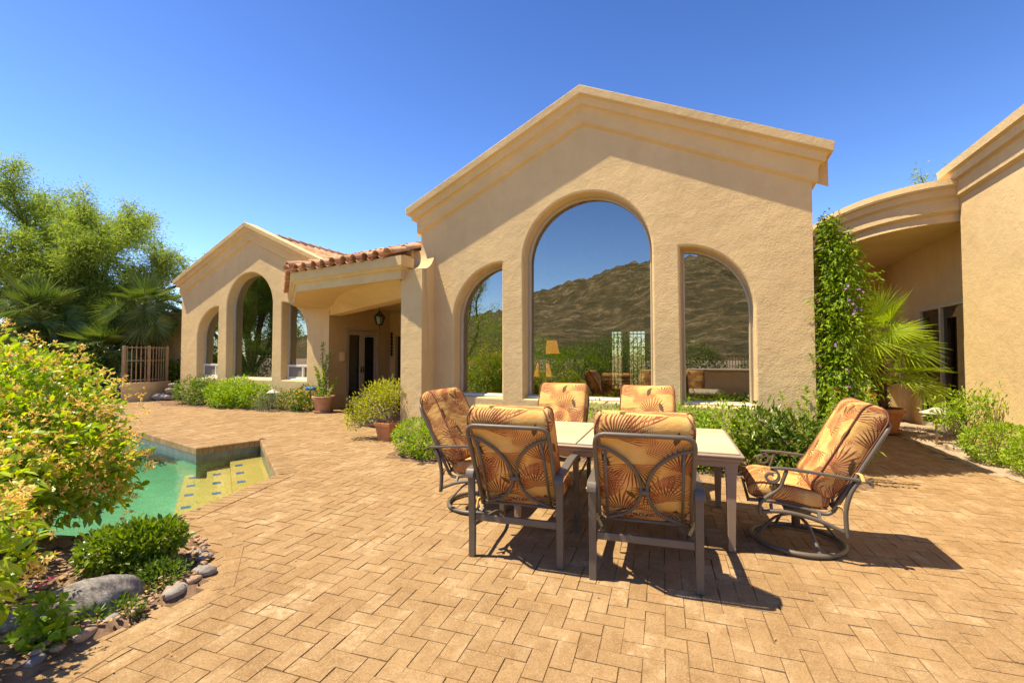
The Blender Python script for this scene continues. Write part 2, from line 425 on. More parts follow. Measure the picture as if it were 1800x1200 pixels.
M['flower_coral'] = m_leaf('coral_flower', [(0, (.72, .12, .06)), (1, (.80, .22, .12))], .7, .3)
M['dry_leaf'] = m_leaf('dry_leaf', [(0, (.40, .22, .07)), (1, (.62, .42, .16))], .8, .2)

# ------------------------------------------------------------------ foliage
def unit(a): return a / (np.linalg.norm(a, axis=-1, keepdims=True) + 1e-9)
def rdir(n): return unit(rng.normal(size=(n, 3)))
def leaves(mb, P, D, N, L, W, kind='d', droop=0.0):
    P = np.asarray(P, float); n = len(P)
    D = unit(np.asarray(D, float)); Sd = np.cross(D, np.asarray(N, float)); Sd = unit(Sd); N = np.cross(Sd, D)
    L = np.broadcast_to(np.asarray(L, float), (n,))[:, None]; W = np.broadcast_to(np.asarray(W, float), (n,))[:, None]
    dz = np.array([0, 0, -1.0])[None]
    if kind == 'd':
        V = np.stack([P, P + D*L*.42 + Sd*W*.5 + N*W*.14, P + D*L*.42 - Sd*W*.5 + N*W*.14, P + D*L + dz*L*droop], 1).reshape(-1, 3)
        b = (np.arange(n)*4)[:, None]
        mb.chunk(V, np.concatenate([b + [0, 3, 1], b + [0, 2, 3]]))
    else:
        V = np.stack([P, P + D*L*.33, P + D*L*.68 + dz*L*droop*.4, P + D*L + dz*L*droop,
                      P + D*L*.25 + Sd*W*.42 + N*W*.13, P + D*L*.62 + Sd*W*.5 + N*W*.13 + dz*L*droop*.35,
                      P + D*L*.25 - Sd*W*.42 + N*W*.13, P + D*L*.62 - Sd*W*.5 + N*W*.13 + dz*L*droop*.35], 1).reshape(-1, 3)
        b = (np.arange(n)*8)[:, None]
        mb.chunk(V, np.concatenate([b + [0, 1, 4], b + [2, 3, 5], b + [0, 6, 1], b + [2, 7, 3]]))


        T = mb.np.pop(); q = np.concatenate([b + [1, 2, 5, 4], b + [1, 6, 7, 2]])
        tri = np.concatenate([T[1], q[:, [0, 1, 2]], q[:, [0, 2, 3]]])
        mb.chunk(T[0], tri)
def blob_points(blobs, n, shell=.35, zmin=None, lump=.18):
    """points in the outer shell of several lumpy ellipsoids, with outward normals"""
    vol = np.array([b[1][0]*b[1][1] + b[1][0]*b[1][2] + b[1][1]*b[1][2] for b in blobs]); pr = vol/vol.sum()
    k = rng.choice(len(blobs), n, p=pr)
    C = np.array([b[0] for b in blobs])[k]; Rd = np.array([b[1] for b in blobs])[k]
    d = rdir(n)
    lum = 1 + lump*(np.sin(d[:, 0]*7 + k*1.7)*np.sin(d[:, 1]*6 + k*2.3)*np.sin(d[:, 2]*5 + k) + .5*np.sin(d[:, 0]*15 + k)*np.sin(d[:, 2]*14))
    r = (1 - shell*np.abs(rng.normal(size=n))*.7).clip(.15, 1)*lum
    P = C + d*Rd*r[:, None]
    N = unit(d/Rd)
    if zmin is not None:
        ok = P[:, 2] > zmin; P, N = P[ok], N[ok]
    return P, N
def foliage(mb, blobs, n, L, W, kind='d', up=.35, rnd=.7, shell=.35, zmin=.02, lump=.18, droop=.1, lv=.25):
    P, N = blob_points(blobs, n, shell, zmin, lump); m = len(P)
    D = unit(N + up*np.array([0, 0, 1]) + rnd*rng.normal(size=(m, 3)))
    nn = unit(np.array([0, 0, 1]) + .6*N + .5*rng.normal(size=(m, 3)))
    leaves(mb, P, D, nn, L*(1 + lv*rng.normal(size=m)).clip(.5, 1.6), W*(1 + lv*rng.normal(size=m)).clip(.5, 1.6), kind, droop)
    return mb
def stems(mb, base, blobs, n, r=.012, seg=5, spread=.08):
    for _ in range(n):
        c, rd = blobs[random.randrange(len(blobs))]
        d = rdir(1)[0]; e = np.array(c) + d*np.array(rd)*.75
        b = np.array(base) + np.array([random.uniform(-1, 1)*spread, random.uniform(-1, 1)*spread, 0])
        pts = []
        for i in range(seg+1):
            f = i/seg
            p = b*(1-f) + e*f; p[2] += .12*math.sin(f*PI)*abs(e[2]-b[2])
            p[:2] += rng.normal(size=2)*.02*math.sin(f*PI)
            pts.append(p)
        mb.tube(pts, [r*(1-.7*i/seg) for i in range(seg+1)], 5)
    return mb
def flowers(mb, P, size, petals=5, N=None):
    for i, p in enumerate(P):
        nrm = N[i] if N is not None else np.array([0, 0, 1.0])
        nrm = unit(nrm + .3*rng.normal(size=3))
        a = unit(np.cross(nrm, rng.normal(size=3))); b = np.cross(nrm, a)
        ang = np.arange(petals)*2*PI/petals
        D = np.cos(ang)[:, None]*a + np.sin(ang)[:, None]*b + .35*nrm
        leaves(mb, np.repeat(p[None], petals, 0), D, np.repeat(nrm[None], petals, 0), size, size*.6)
    return mb
def shrub(name, label, cat, base, blobs, n, L, W, mat, kind='d', group=None, nst=8, stem_r=.012, stem_mat=None, **kw):
    t = thing(name, label, cat, base, 0, group)
    obj('foliage', foliage(MB(), blobs, n, L, W, kind, **kw), M[mat], t)
    if nst: obj('stem', stems(MB(), base, blobs, nst, stem_r), M[stem_mat or 'bark'], t, True)
    return t

def fan_palm(t, crown, n, petl, blade, mat, elev=(-35, 80), nb=34, w=.028, az0=0, azr=360, pet_mat='petiole'):
    """fan palm crown: every leaf a petiole with radiating folded blades"""
    fb = MB(); pb = MB(); c = np.array(crown, float)
    for i in range(n):
        f = (i + .5)/n
        el = R(elev[1] + (elev[0]-elev[1])*f + rng.normal()*7)
        az = R(az0 + (i*137.5) % azr + rng.normal()*8)
        d = np.array([math.cos(az)*math.cos(el), math.sin(az)*math.cos(el), math.sin(el)])
        pl = petl*(1 + .18*rng.normal()); hub = c + d*pl + np.array([0, 0, -.10*pl*math.cos(el)])
        mid = c + d*pl*.5 + np.array([0, 0, .03*pl])
        pb.tube([c + d*.03, mid, hub], [.013, .010, .007], 5)
        d2 = unit(hub - mid)
        side = unit(np.cross(d2, np.array([0, 0, 1.0]))) if abs(d2[2]) < .98 else np.array([1.0, 0, 0])
        roll = rng.normal()*.35
        nr = np.cross(side, d2); side = unit(side*math.cos(roll) + nr*math.sin(roll)); nr = np.cross(side, d2)
        tl_ = R(38 + rng.normal()*16)*math.cos(max(el, -.2)); d2, nr = d2*math.cos(tl_) - nr*math.sin(tl_), nr*math.cos(tl_) + d2*math.sin(tl_)
        ang = np.linspace(-R(128), R(128), nb) + rng.normal(size=nb)*.02
        D = np.cos(ang)[:, None]*d2 + np.sin(ang)[:, None]*side + (.10 + .12*np.abs(np.sin(ang)))[:, None]*nr
        L = blade*(.80 + .25*np.cos(ang))*(1 + .06*rng.normal(size=nb))
        leaves(fb, np.repeat(hub[None], nb, 0), D, np.repeat(nr[None], nb, 0) + .15*rng.normal(size=(nb, 3)), L, w, 'd', .04 + .12*f)
    obj('frond', fb, M[mat], t); obj('petiole', pb, M[pet_mat], t, True)
def palm_trunk(t, base, top, r, shag=260, mat='fibre'):
    b = np.array(base, float); e = np.array(top, float); mb = MB()
    mb.tube([b + (e-b)*f for f in np.linspace(0, 1, 9)], [r*(1.15-.1*f + .05*math.sin(f*40)) for f in np.linspace(0, 1, 9)], 12)
    f = rng.random(shag); a = rng.random(shag)*2*PI
    o = np.stack([np.cos(a), np.sin(a), np.zeros(shag)], 1)
    P = b + (e-b)*f[:, None] + o*r*.9
    leaves(mb, P, o*.6 + np.array([0, 0, 1]) * (.9 - 1.3*rng.random(shag))[:, None], o, r*1.1, r*.35)
    return obj('trunk', mb, M[mat], t)

# ================================================================== SETTING
def offset_path(pts, d, closed=False):
    """shift a 2D polyline sideways (to its right for d>0)"""
    n = len(pts); out = []
    for i in range(n):
        p = Vector(pts[i])
        a = Vector(pts[i-1]) if (i > 0 or closed) else None
        b = Vector(pts[(i+1) % n]) if (i < n-1 or closed) else None
        ns = []
        if a is not None: t = (p-a).normalized(); ns.append(Vector((t.y, -t.x)))
        if b is not None: t = (b-p).normalized(); ns.append(Vector((t.y, -t.x)))
        m = sum(ns, Vector((0, 0))).normalized()
        out.append(tuple(p + m*(d/max(m.dot(ns[0]), .35))))
    return out
def inside(px, py, poly):
    c = np.zeros(px.shape, bool); n = len(poly)
    for i in range(n):
        x0, y0 = poly[i]; x1, y1 = poly[i-1]
        k = (y0 > py) != (y1 > py)
        c ^= k & (px < (x1-x0)*(py-y0)/((y1-y0) + 1e-12) + x0)
    return c
def sheet(mb, outer, holes, z):
    polys = [outer] + holes
    flat = [p for q in polys for p in q]
    for t in tessellate_polygon([[Vector((p[0], p[1], 0)) for p in q] for q in polys]):
        A, B, C_ = [flat[i] for i in t]
        up = (B[0]-A[0])*(C_[1]-A[1]) - (B[1]-A[1])*(C_[0]-A[0]) > 0
        tt = (A, B, C_) if up else (A, C_, B)
        mb.add([(p[0], p[1], z) for p in tt], [(0, 1, 2)])
    return mb

POOL = [(-9.87,5.07), (-7.40,4.55), (-7.13,5.45), (-4.87,3.95), (-4.43,2.54), (-4.72,1.98), (-5.7,1.62), (-7.2,1.0), (-9,-.4), (-13.2,1.2), (-12.6,4.4), (-11.2,5.25)]
BED_ROCK = [(-3.42,2.24), (-2.94,1.82), (-2.92,1.25), (-2.78,.7), (-2.9,-.6), (-7.2,-.6), (-7.0,.80), (-5.62,1.37), (-4.58,1.76), (-4.2,2.46)]
BED_LEFT = [(-16.6,8.85), (-14.7,8.05), (-12.2,8.15), (-9.9,8.32), (-9.5,8.8), (-9.42,9.22), (-16.2,9.22)]
BED_MAIN = [(-4.5,5.95), (-4.25,5.3), (-3.6,5.12), (-3.2,5.55), (-2.6,6.0), (1.62,6.02), (1.75,6.95), (-4.5,6.95)]
BED_RIGHT = [(3.22,12.2), (3.2,10.4), (3.12,8.9), (3.2,7.45), (3.36,7.1), (3.6,5.6), (4.4,4.2), (6,4), (6,12.2)]

g = MB(); out = [(math.cos(a)*1500, math.sin(a)*1500) for a in np.linspace(0, 2*PI, 40, endpoint=False)]
pool_out = offset_path(POOL, -.14, True)
if not inside(np.array([-14.0]), np.array([1.0]), pool_out)[0] and abs(pool_out[0][1]-5.07) < 1: pass
def poly_area(p): return .5*sum(p[i-1][0]*p[i][1] - p[i][0]*p[i-1][1] for i in range(len(p)))
sgn = 1 if abs(poly_area(offset_path(POOL, .1, True))) > abs(poly_area(POOL)) else -1
def grow(poly, d): 
    s_ = 1 if abs(poly_area(offset_path(poly, .05, True))) > abs(poly_area(poly)) else -1
    return offset_path(poly, d*s_, True)
sheet(g, out, [grow(POOL, .12)], -.035)
struct('ground', g, M['gravel'])
PAVE = [(-20,-7), (4.2,-7), (4.2,4.3), (3.5,6.9), (3.3,12.6), (1.2,13.4), (-9.4,13), (-20,11)]
g = MB(); sheet(g, PAVE, [grow(POOL, .10)], -.0045)
struct('paving_base', g, M['joint'])

# pavers: 90 degree herringbone, every brick its own bevelled block
def pavers():
    w = .105; gap = .0007 + np.abs(rng.normal(size=70000))*.0010; th = R(5.0)
    nx = np.arange(-210, 80); ny = np.arange(-80, 160)
    X, Y = np.meshgrid(nx, ny); X = X.ravel(); Y = Y.ravel(); d = (X - Y) % 4
    hx = X[d == 0]; hy = Y[d == 0]; vx = X[d == 3]; vy = Y[d == 3]
    cx = np.concatenate([(hx+1)*w, (vx+.5)*w]); cy = np.concatenate([(hy+.5)*w, (vy+1)*w])
    sx = np.concatenate([np.full(len(hx), w), np.full(len(vx), w/2)]); sy = np.concatenate([np.full(len(hx), w/2), np.full(len(vx), w)])
    gap = gap[:len(cx)]; c, s = math.cos(th), math.sin(th)
    wx = cx*c - cy*s; wy = cx*s + cy*c
    ok = inside(wx, wy, PAVE) & ~inside(wx, wy, grow(POOL, .12))
    for b in (BED_ROCK, BED_LEFT, BED_MAIN, BED_RIGHT): ok &= ~inside(wx, wy, b)
    ok &= ~((wx < -9.45) & (wy > 9.2)) & ~((wx > -5.0) & (wx < 1.4) & (wy > 6.9))
    wx, wy, sx, sy, gap = wx[ok], wy[ok], sx[ok], sy[ok], gap[ok]; n = len(wx)
    jx = rng.normal(size=n)*.0011; jy = rng.normal(size=n)*.0011; rt = rng.normal(size=n)*.008
    big = np.exp(-((wx-wx.mean())*0))*0
    h0 = rng.normal(size=n)*.0010; tx = rng.normal(size=n)*.008; ty = rng.normal(size=n)*.008
    V = np.zeros((n, 8, 3)); sg = [(-1, -1), (1, -1), (1, 1), (-1, 1)]
    for k, (a, b) in enumerate(sg):
        for lev, (ins, z) in enumerate(((gap + .0012, 0.0), (gap, -.012))):
            lx = a*(sx - ins); ly = b*(sy - ins)
            lx2 = lx - ly*rt + jx; ly2 = ly + lx*rt + jy
            V[:, k + 4*lev, 0] = wx + lx2*c - ly2*s; V[:, k + 4*lev, 1] = wy + lx2*s + ly2*c
            V[:, k + 4*lev, 2] = z + (h0 + tx*lx + ty*ly if lev == 0 else 0) - (0 if lev == 0 else 0)
    b = (np.arange(n)*8)[:, None]
    F = np.concatenate([b + [0, 1, 2, 3]] + [b + [4+k, 4+(k+1) % 4, (k+1) % 4, k] for k in range(4)])
    return MB().chunk(V.reshape(-1, 3), F)
struct('paving', pavers(), M['paver'])

def soldier(mb, path, depth, bw, z0, z1, side=1, gap=.004, rnd=.012):
    """row of bricks laid across a path; depth runs to the path's right (side=1) or left"""
    for i in range(len(path)-1):
        a = Vector(path[i]); b = Vector(path[i+1]); t = (b-a); ln = t.length; t.normalize()
        nrm = Vector((t.y, -t.x))*side; n = max(1, round(ln/bw)); st = ln/n
        for k in range(n):
            p = a + t*(k*st + gap/2); q = a + t*((k+1)*st - gap/2); e = .004
            dz = random.gauss(0, .0008)
            ins = [(p + t*e + nrm*rnd), (q - t*e + nrm*rnd), (q - t*e + nrm*(depth-e)), (p + t*e + nrm*(depth-e))]
            mid = [(p + nrm*.0), (q + nrm*.0), (q + nrm*depth), (p + nrm*depth)]
            vs = [(v.x, v.y, z1+dz) for v in ins] + [(v.x, v.y, z1 - rnd + dz) for v in mid] + [(v.x, v.y, z0) for v in mid]
            fs = [(0, 1, 2, 3), (11, 10, 9, 8)]
            for L_ in (0, 4): fs += [(L_+4+j, L_+4+(j+1) % 4, L_+(j+1) % 4, L_+j) for j in range(4)]
            mb.add(vs, fs)
    return mb
side = 1 if inside(*[np.array([c_]) for c_ in offset_path(POOL[:2], .2)[0]], POOL)[0] == False else -1
cp = MB(); soldier(cp, [POOL[-1]] + POOL[:8], .235, .082, -.10, .006, side)
struct('pool_coping', cp, M['coping'])
# pool shell
W_Z = -.20
sh = MB(); P0 = grow(POOL, .012)
for i in range(len(P0)):
    a, b = P0[i-1], P0[i]
    sh.add([(a[0], a[1], -1.2), (b[0], b[1], -1.2), (b[0], b[1], -.1), (a[0], a[1], -.1)], [(0, 1, 2, 3)])
sheet(sh, grow(POOL, .03), [], -1.08)
struct('pool_shell', sh, M['pool_floor'])
tb = MB()
for i in range(len(POOL)):
    a, b = grow(POOL, .004)[i-1], grow(POOL, .004)[i]
    tb.add([(a[0], a[1], -.26), (b[0], b[1], -.26), (b[0], b[1], -.101), (a[0], a[1], -.101)], [(0, 1, 2, 3)])
struct('pool_tile_band', tb, M['tile_band'])
u_ = Vector((.833, -.553)); n_ = Vector((-.553, -.833)); Dp = Vector((-4.87, 3.95))
def pst(al, off): p = Dp + u_*al + n_*off; return (p.x, p.y)
st = MB(); bt = MB()
for k, (o1, zt, zb, ot, al) in enumerate(((.443, -.275, -1, .33, (-1.03, -1.58, -2.12, -2.62)), (.747, -.365, -1.1, .616, (-.95, -1.52, -2.08, -2.6)), (1.05, -.47, -1.2, .94, (-.87, -1.48, -2.0, -2.52)))):
    st.prism([pst(.7, -.02 - .01*k), pst(.7, o1), pst(-2.66 - .04*k, o1), pst(-2.78, -.02 - .01*k)], zb, zt)
    for a_ in al:
        ps = [pst(a_-.055, ot-.05), pst(a_+.055, ot-.05), pst(a_+.055, ot+.05), pst(a_-.055, ot+.05)]
        bt.prism(ps, zt-.02, zt+.004)
struct('pool_steps', st, M['step_floor'])
struct('pool_step_tiles', bt, M['blue_tile'])
wt = MB(); wt.prism(grow(POOL, .008), -1.12, W_Z)
struct('pool_water', wt, M['water'])

# planting beds: soil sheets a little below the paving, with lumps
def soil(name, poly, mat, z=.006, amp=.03, step=.12):
    mb = MB(); xs = [p[0] for p in poly]; ys = [p[1] for p in poly]
    nx = int((max(xs)-min(xs))/step)+2; ny = int((max(ys)-min(ys))/step)+2
    gx = min(xs) + np.arange(nx)*step; gy = min(ys) + np.arange(ny)*step
    XX, YY = np.meshgrid(gx, gy); Z = z - .016 + amp*(np.sin(XX*9+YY*4)*np.sin(YY*11-XX*3)*.5+.5) + rng.random(XX.shape)*.012
    k = inside(XX.ravel(), YY.ravel(), poly); Z = np.where(k.reshape(XX.shape), Z, -.02)
    idx = np.arange(nx*ny).reshape(ny, nx)
    Q = np.stack([idx[:-1, :-1], idx[:-1, 1:], idx[1:, 1:], idx[1:, :-1]], -1).reshape(-1, 4)
    Q = Q[k[Q].any(1)]
    mb.chunk(np.stack([XX.ravel(), YY.ravel(), Z.ravel()], 1), Q)
    return struct(name, mb, M[mat], True)
soil('planting_bed', BED_ROCK, 'soil', .012, .05, .08); soil('planting_bed', BED_LEFT, 'soil'); soil('planting_bed', BED_MAIN, 'soil')
soil('gravel_bed', BED_RIGHT, 'gravel', .008, .02)
bd = MB(); soldier(bd, [(-4.15,2.56), (-3.36,2.30), (-2.84,1.86), (-2.80,1.27), (-2.66,.72), (-2.78,-.6)], .12, .21, -.012, .004, -1, .004, .004)
struct('bed_edging', bd, M['paver'])

# far hills, seen mirrored in the windows
hm = MB(); NA, NR = 220, 46
prof = [(-1.4, .05), (-.9, .075), (-.62, .105), (-.45, .12), (-.36, .16), (-.30, .176), (-.2, .196), (-.12, .21), (-.03, .218), (.05, .22), (.15, .2), (.3, .15), (.6, .1), (1.4, .05)]
A = np.linspace(-1.4, 1.4, NA); ridge = np.interp(A, [p[0] for p in prof], [p[1] for p in prof])
ridge = ridge + .0035*np.sin(A*27) + .0018*np.sin(A*61+1) + .0008*np.sin(A*173+2)
Rr = np.linspace(0, 1, NR)
VV = []
for j, r in enumerate(Rr):
    D = 140 + 560*r
    hgt = ridge*700*np.power(r, 1.25) + r*(1-r)*(15*np.sin(A*13+r*4) + 7*np.sin(A*31-r*7+1) + 4*np.sin(A*53+r*13)) + 2.2*r*rng.normal(size=NA)
    VV.append(np.stack([A*D, np.full(NA, -D), hgt - .6], 1))
for back in (1.3, 1.7):
    VV.append(np.stack([A*700*back, np.full(NA, -700*back), ridge*700*(1.75-back)*.9], 1))
V = np.concatenate(VV); idx = np.arange(len(V)).reshape(-1, NA)
hm.chunk(V, np.stack([idx[:-1, :-1], idx[1:, :-1], idx[1:, 1:], idx[:-1, 1:]], -1).reshape(-1, 4))
def m_hill():
    t = NT('hill_scrub'); pos = t.n('NewGeometry').outputs['Position']
    n1 = t.noise(pos, .02, 6, .65); n2 = t.noise(pos, .055, 8, .72); n3 = t.noise(pos, .35, 3, .7)
    c = t.mix(t.ramp(n1, [(.35, 0), (.65, 1)]), (.29, .205, .095), (.19, .145, .06))
    c = t.mix(t.ramp(n2, [(.44, .85), (.54, 0)]), c, (.10, .085, .04))
    c = t.mix(t.ramp(n2, [(.54, 0), (.64, .8)]), c, (.52, .39, .23))
    c = t.mix(t.ramp(n3, [(.52, 0), (.62, .85)]), c, (.09, .095, .03))
    return t.done(t.pbr(c, .95, .1, 0, t.bump(t.math('ADD', n2, t.math('MULTIPLY', n3, .5)), .9, 6)))
struct('hills', hm, m_hill(), True)

# ================================================================== HOUSE
house = thing('house', 'tan stucco house with tall arched windows, gables, tiled porch and curved entry canopy', 'house', (0, 6.9, 0))
PROF = [(.215, 0), (.205, .125), (.155, .148), (.138, .19), (.13, .25), (.088, .27), (.068, .295), (.062, .50), (.024, .525), (-.01, .55)]

def arch_pts(x0, x1, zb, zs, zt, kind, n=26):
    """window outline, counter-clockwise in x,z: 'c' full arch, 'l' quarter arch high on the right, 'r' high on the left"""
    if kind == 'c':
        cx = (x0+x1)/2; a = [(cx + (x1-cx)*math.cos(PI*i/n), zs + (zt-zs)*math.sin(PI*i/n)) for i in range(n+1)]
        return [(x0, zb), (x1, zb)] + a
    w = x1-x0
    if kind == 'l':
        a = [(x1 - w*math.sin(PI/2*i/n), zs + (zt-zs)*math.cos(PI/2*i/n)) for i in range(n+1)]
        return [(x0, zb), (x1, zb)] + a
    a = [(x0 + w*math.cos(PI/2*i/n), zs + (zt-zs)*math.sin(PI/2*i/n)) for i in range(n+1)]
    return [(x0, zb), (x1, zb)] + a
def off2(poly, d):
    """grow (d>0) a counter-clockwise outline"""
    return offset_path(poly, d, True)

def facade(cx, yf, hw, zpk, slope, holes, x_left, x_right):
    """gable wall with filleted window openings, cornice, frames and panes"""
    mb = MB(); r = .035; D = .30
    f = lambda x: zpk - .03 - slope*abs(x-cx)
    outer = [(x_left, -.1), (x_right, -.1), (x_right, f(x_right)), (cx, f(cx)), (x_left, f(x_left))]
    hs = [off2(h, r) for h in holes]
    flat = [p for q in [outer] + hs for p in q]
    vs = [(p[0], yf, p[1]) for p in flat]; fs = []
    for t in tessellate_polygon([[Vector((p[0], p[1], 0)) for p in q] for q in [outer] + hs]):
        A_, B_, C_ = [flat[i] for i in t]
        up = (B_[0]-A_[0])*(C_[1]-A_[1]) - (B_[1]-A_[1])*(C_[0]-A_[0]) > 0
        fs.append(tuple(t) if up else tuple(t)[::-1])
    mb.add(vs, fs)
    for h in holes:
        rings = []
        for a in (0, 22.5, 45, 67.5, 90):
            q = off2(h, r - r*math.sin(R(a))); rings.append([(p[0], yf + r - r*math.cos(R(a)), p[1]) for p in q])
        rings.append([(p[0], yf + D, p[1]) for p in h])
        n = len(h); vs = [p for g_ in rings for p in g_]; fs = []
        for k in range(len(rings)-1):
            fs += [(k*n + i, k*n + (i+1) % n, (k+1)*n + (i+1) % n, (k+1)*n + i) for i in range(n)]
        mb.add(vs, fs)
    # back skin
    flat = [p for q in [outer] + holes for p in q]; vs = [(p[0], yf + D, p[1]) for p in flat]; fs = []
    for t in tessellate_polygon([[Vector((p[0], p[1], 0)) for p in q] for q in [outer] + holes]): fs.append(tuple(t))
    mb.add(vs, fs)
    for x in (x_left, x_right): mb.add([(x, yf, -.1), (x, yf+D, -.1), (x, yf+D, f(x)), (x, yf, f(x))], [(0, 1, 2, 3) if x > cx else (3, 2, 1, 0)])
    w = obj('gable_wall', mb, M['stucco'], house); angle_smooth(w, 32)
    # cornice: stepped moulding along both slopes, mitred round the corners and back along the sides
    mb = MB(); n = len(PROF); secs = []
    for sx, yb in ((-1, 4.6), (-1, None), (0, None), (1, None), (1, 4.6)):
        sec = []
        for d, h in PROF:
            x = cx + sx*(hw + d); z = zpk - h - slope*abs(x-cx)
            sec.append((x, yf - d if yb is None else yf + yb, z))
        secs.append(sec)
    vs = [p for s_ in secs for p in s_]; fs = []
    for k in range(len(secs)-1): fs += [(k*n + i, (k)*n + i+1, (k+1)*n + i+1, (k+1)*n + i) for i in range(n-1)]
    b = len(vs)
    for sx in (-1, 0, 1):                       # capping behind the front edge
        x = cx + sx*(hw + PROF[0][0]); vs.append((x, yf + .16, zpk - slope*abs(x-cx)))
    fs += [(n, 2*n, b+1, b), (2*n, 3*n, b+2, b+1)]
    for k_ in range(3): p_ = vs[b+k_]; vs.append((p_[0], p_[1], p_[2]-.45))
    fs += [(b, b+1, b+4, b+3), (b+1, b+2, b+5, b+4)]
    mb.add(vs, fs)
    c = obj('cornice', mb, M['stucco_trim'], house); angle_smooth(c, 40); bevel(c, .008, 2)

def window(outline, yf, vent=None, vent_mat='white_frame', fmat='frame', fw=.05):
    mb = MB(); q = off2(outline, -fw); n = len(outline); y0, y1 = yf + .225, yf + .295
    vs = [(p[0], y0, p[1]) for p in outline] + [(p[0], y0, p[1]) for p in q] + [(p[0], y1, p[1]) for p in q]
    fs = [(i, (i+1) % n, n + (i+1) % n, n + i) for i in range(n)] + [(n + i, n + (i+1) % n, 2*n + (i+1) % n, 2*n + i) for i in range(n)]
    mb.add(vs, fs)
    q2 = off2(outline, -fw*.55)                  # raised inner bead
    vs = [(p[0], y0-.012, p[1]) for p in q2] + [(p[0], y0-.012, p[1]) for p in off2(outline, -fw*.98)] + [(p[0], y0, p[1]) for p in q2] + [(p[0], y0+.04, p[1]) for p in off2(outline, -fw*.98)]
    mb.add(vs, [(i, (i+1) % n, n + (i+1) % n, n + i) for i in range(n)] + [(2*n + i, 2*n + (i+1) % n, (i+1) % n, i) for i in range(n)] + [(n + i, n + (i+1) % n, 3*n + (i+1) % n, 3*n + i) for i in range(n)])
    x0 = min(p[0] for p in outline); x1 = max(p[0] for p in outline); zb = min(p[1] for p in outline)
    w = obj('arched_window', mb, M[fmat], house); bevel(w, .004, 1)
    sl = MB(); sl.bevbox((x0+.002, y0-.10, zb+.002), (x1-.002, y0-.013, zb+.035), .01)
    obj('sill', sl, M['white_frame'], w)
    pb = MB(); q3 = off2(outline, -fw + .006)
    vs = [(p[0], y0+.045, p[1]) for p in q3]; fs = []
    for t in tessellate_polygon([[Vector((p[0], p[1], 0)) for p in q3]]):
        A_, B_, C_ = [q3[i] for i in t]
        up = (B_[0]-A_[0])*(C_[1]-A_[1]) - (B_[1]-A_[1])*(C_[0]-A_[0]) > 0
        fs.append(tuple(t) if up else tuple(t)[::-1])
    pb.add(vs, fs)
    obj('pane', pb, M['glass'], w)
    if vent:
        vb = MB(); z1 = vent; ym, yb = y0 - .03, y0 + .04
        vb.box((x0+.01, ym, zb+.036), (x1-.01, yb, zb+.085)); vb.box((x0+.01, ym, z1-.045), (x1-.01, yb, z1+.02))
        for xa in (x0+.01, x0 + (x1-x0)*.60, x1-.065): vb.box((xa, ym+.003, zb+.085), (xa+.055, yb, z1-.045))
        v = obj('vent_frame', vb, M['white_frame'], w); bevel(v, .004, 1)
        sb = MB(); sb.box((x0+.07, y0-.005, zb+.09), (x0 + (x1-x0)*.60-.004, y0+.005, z1-.05)); obj('screen', sb, M['screen'], w)
    return w

# main gable
CX, YF = -1.77, 6.9
mh = [arch_pts(-2.80, -.74, .75, 3.02, 4.04, 'c', 40), arch_pts(-4.13, -3.19, .75, 2.08, 3.04, 'l'), arch_pts(-.35, .59, .75, 2.08, 3.04, 'r')]
facade(CX, YF, 3.05, 5.66, .465, mh, -4.83, 1.28)
for h in mh: window(h, YF)
# left wing gable
LX, LY = -12.62, 9.2
lh = [arch_pts(-13.62, -11.62, .76, 2.94, 3.95, 'c', 40), arch_pts(-15.03, -14.03, .76, 2.0, 2.99, 'l'), arch_pts(-11.23, -10.24, .76, 2.0, 2.99, 'r')]
facade(LX, LY, 3.2, 5.44, .45, lh, -15.85, -9.42)
window(lh[0], LY); window(lh[1], LY, 1.18); window(lh[2], LY, 1.18)

# solid walls behind the gables, butted end to end
def wall(name, a, b, mat='stucco'):
    return obj(name, MB().box(a, b), M[mat], house)
wall('side_wall', (1.0, 7.201, -.1), (1.28, 13.2, 4.0)); wall('side_wall', (-4.83, 7.201, -.1), (-4.6, 13.2, 4.0))
wb = MB()
for x0, x1, z0, z1 in ((-4.6, -2.55, -.1, 4), (-2.55, -2.22, -.1, .5), (-2.22, -2.06, -.1, 4), (-2.06, -1.60, -.1, .5), (-1.60, -1.45, -.1, 4), (-1.45, -1.15, -.1, .5), (-1.15, 1.0, -.1, 4)):
    wb.box((x0, 12.95, z0), (x1, 13.2, z1))
for x0, x1 in ((-2.55, -2.22), (-2.06, -1.60), (-1.45, -1.15)): wb.box((x0, 12.95, 2.15), (x1, 13.2, 4))
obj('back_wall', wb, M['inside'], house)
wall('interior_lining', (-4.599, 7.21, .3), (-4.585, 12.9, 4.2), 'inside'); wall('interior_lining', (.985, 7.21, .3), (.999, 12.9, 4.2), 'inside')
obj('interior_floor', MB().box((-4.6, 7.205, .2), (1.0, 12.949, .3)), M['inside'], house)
cb = MB()
for sx in (-1, 1):
    cb.add([(CX, 7.21, 5.15), (CX + sx*2.9, 7.21, 3.95), (CX + sx*2.9, 12.95, 3.95), (CX, 12.95, 5.15)], [(0, 1, 2, 3) if sx > 0 else (3, 2, 1, 0)])
cb.add([(CX, 12.95, 5.3), (CX-3, 12.95, 3.9), (CX+3, 12.95, 3.9)], [(0, 1, 2)])
obj('vaulted_ceiling', cb, M['inside'], house)
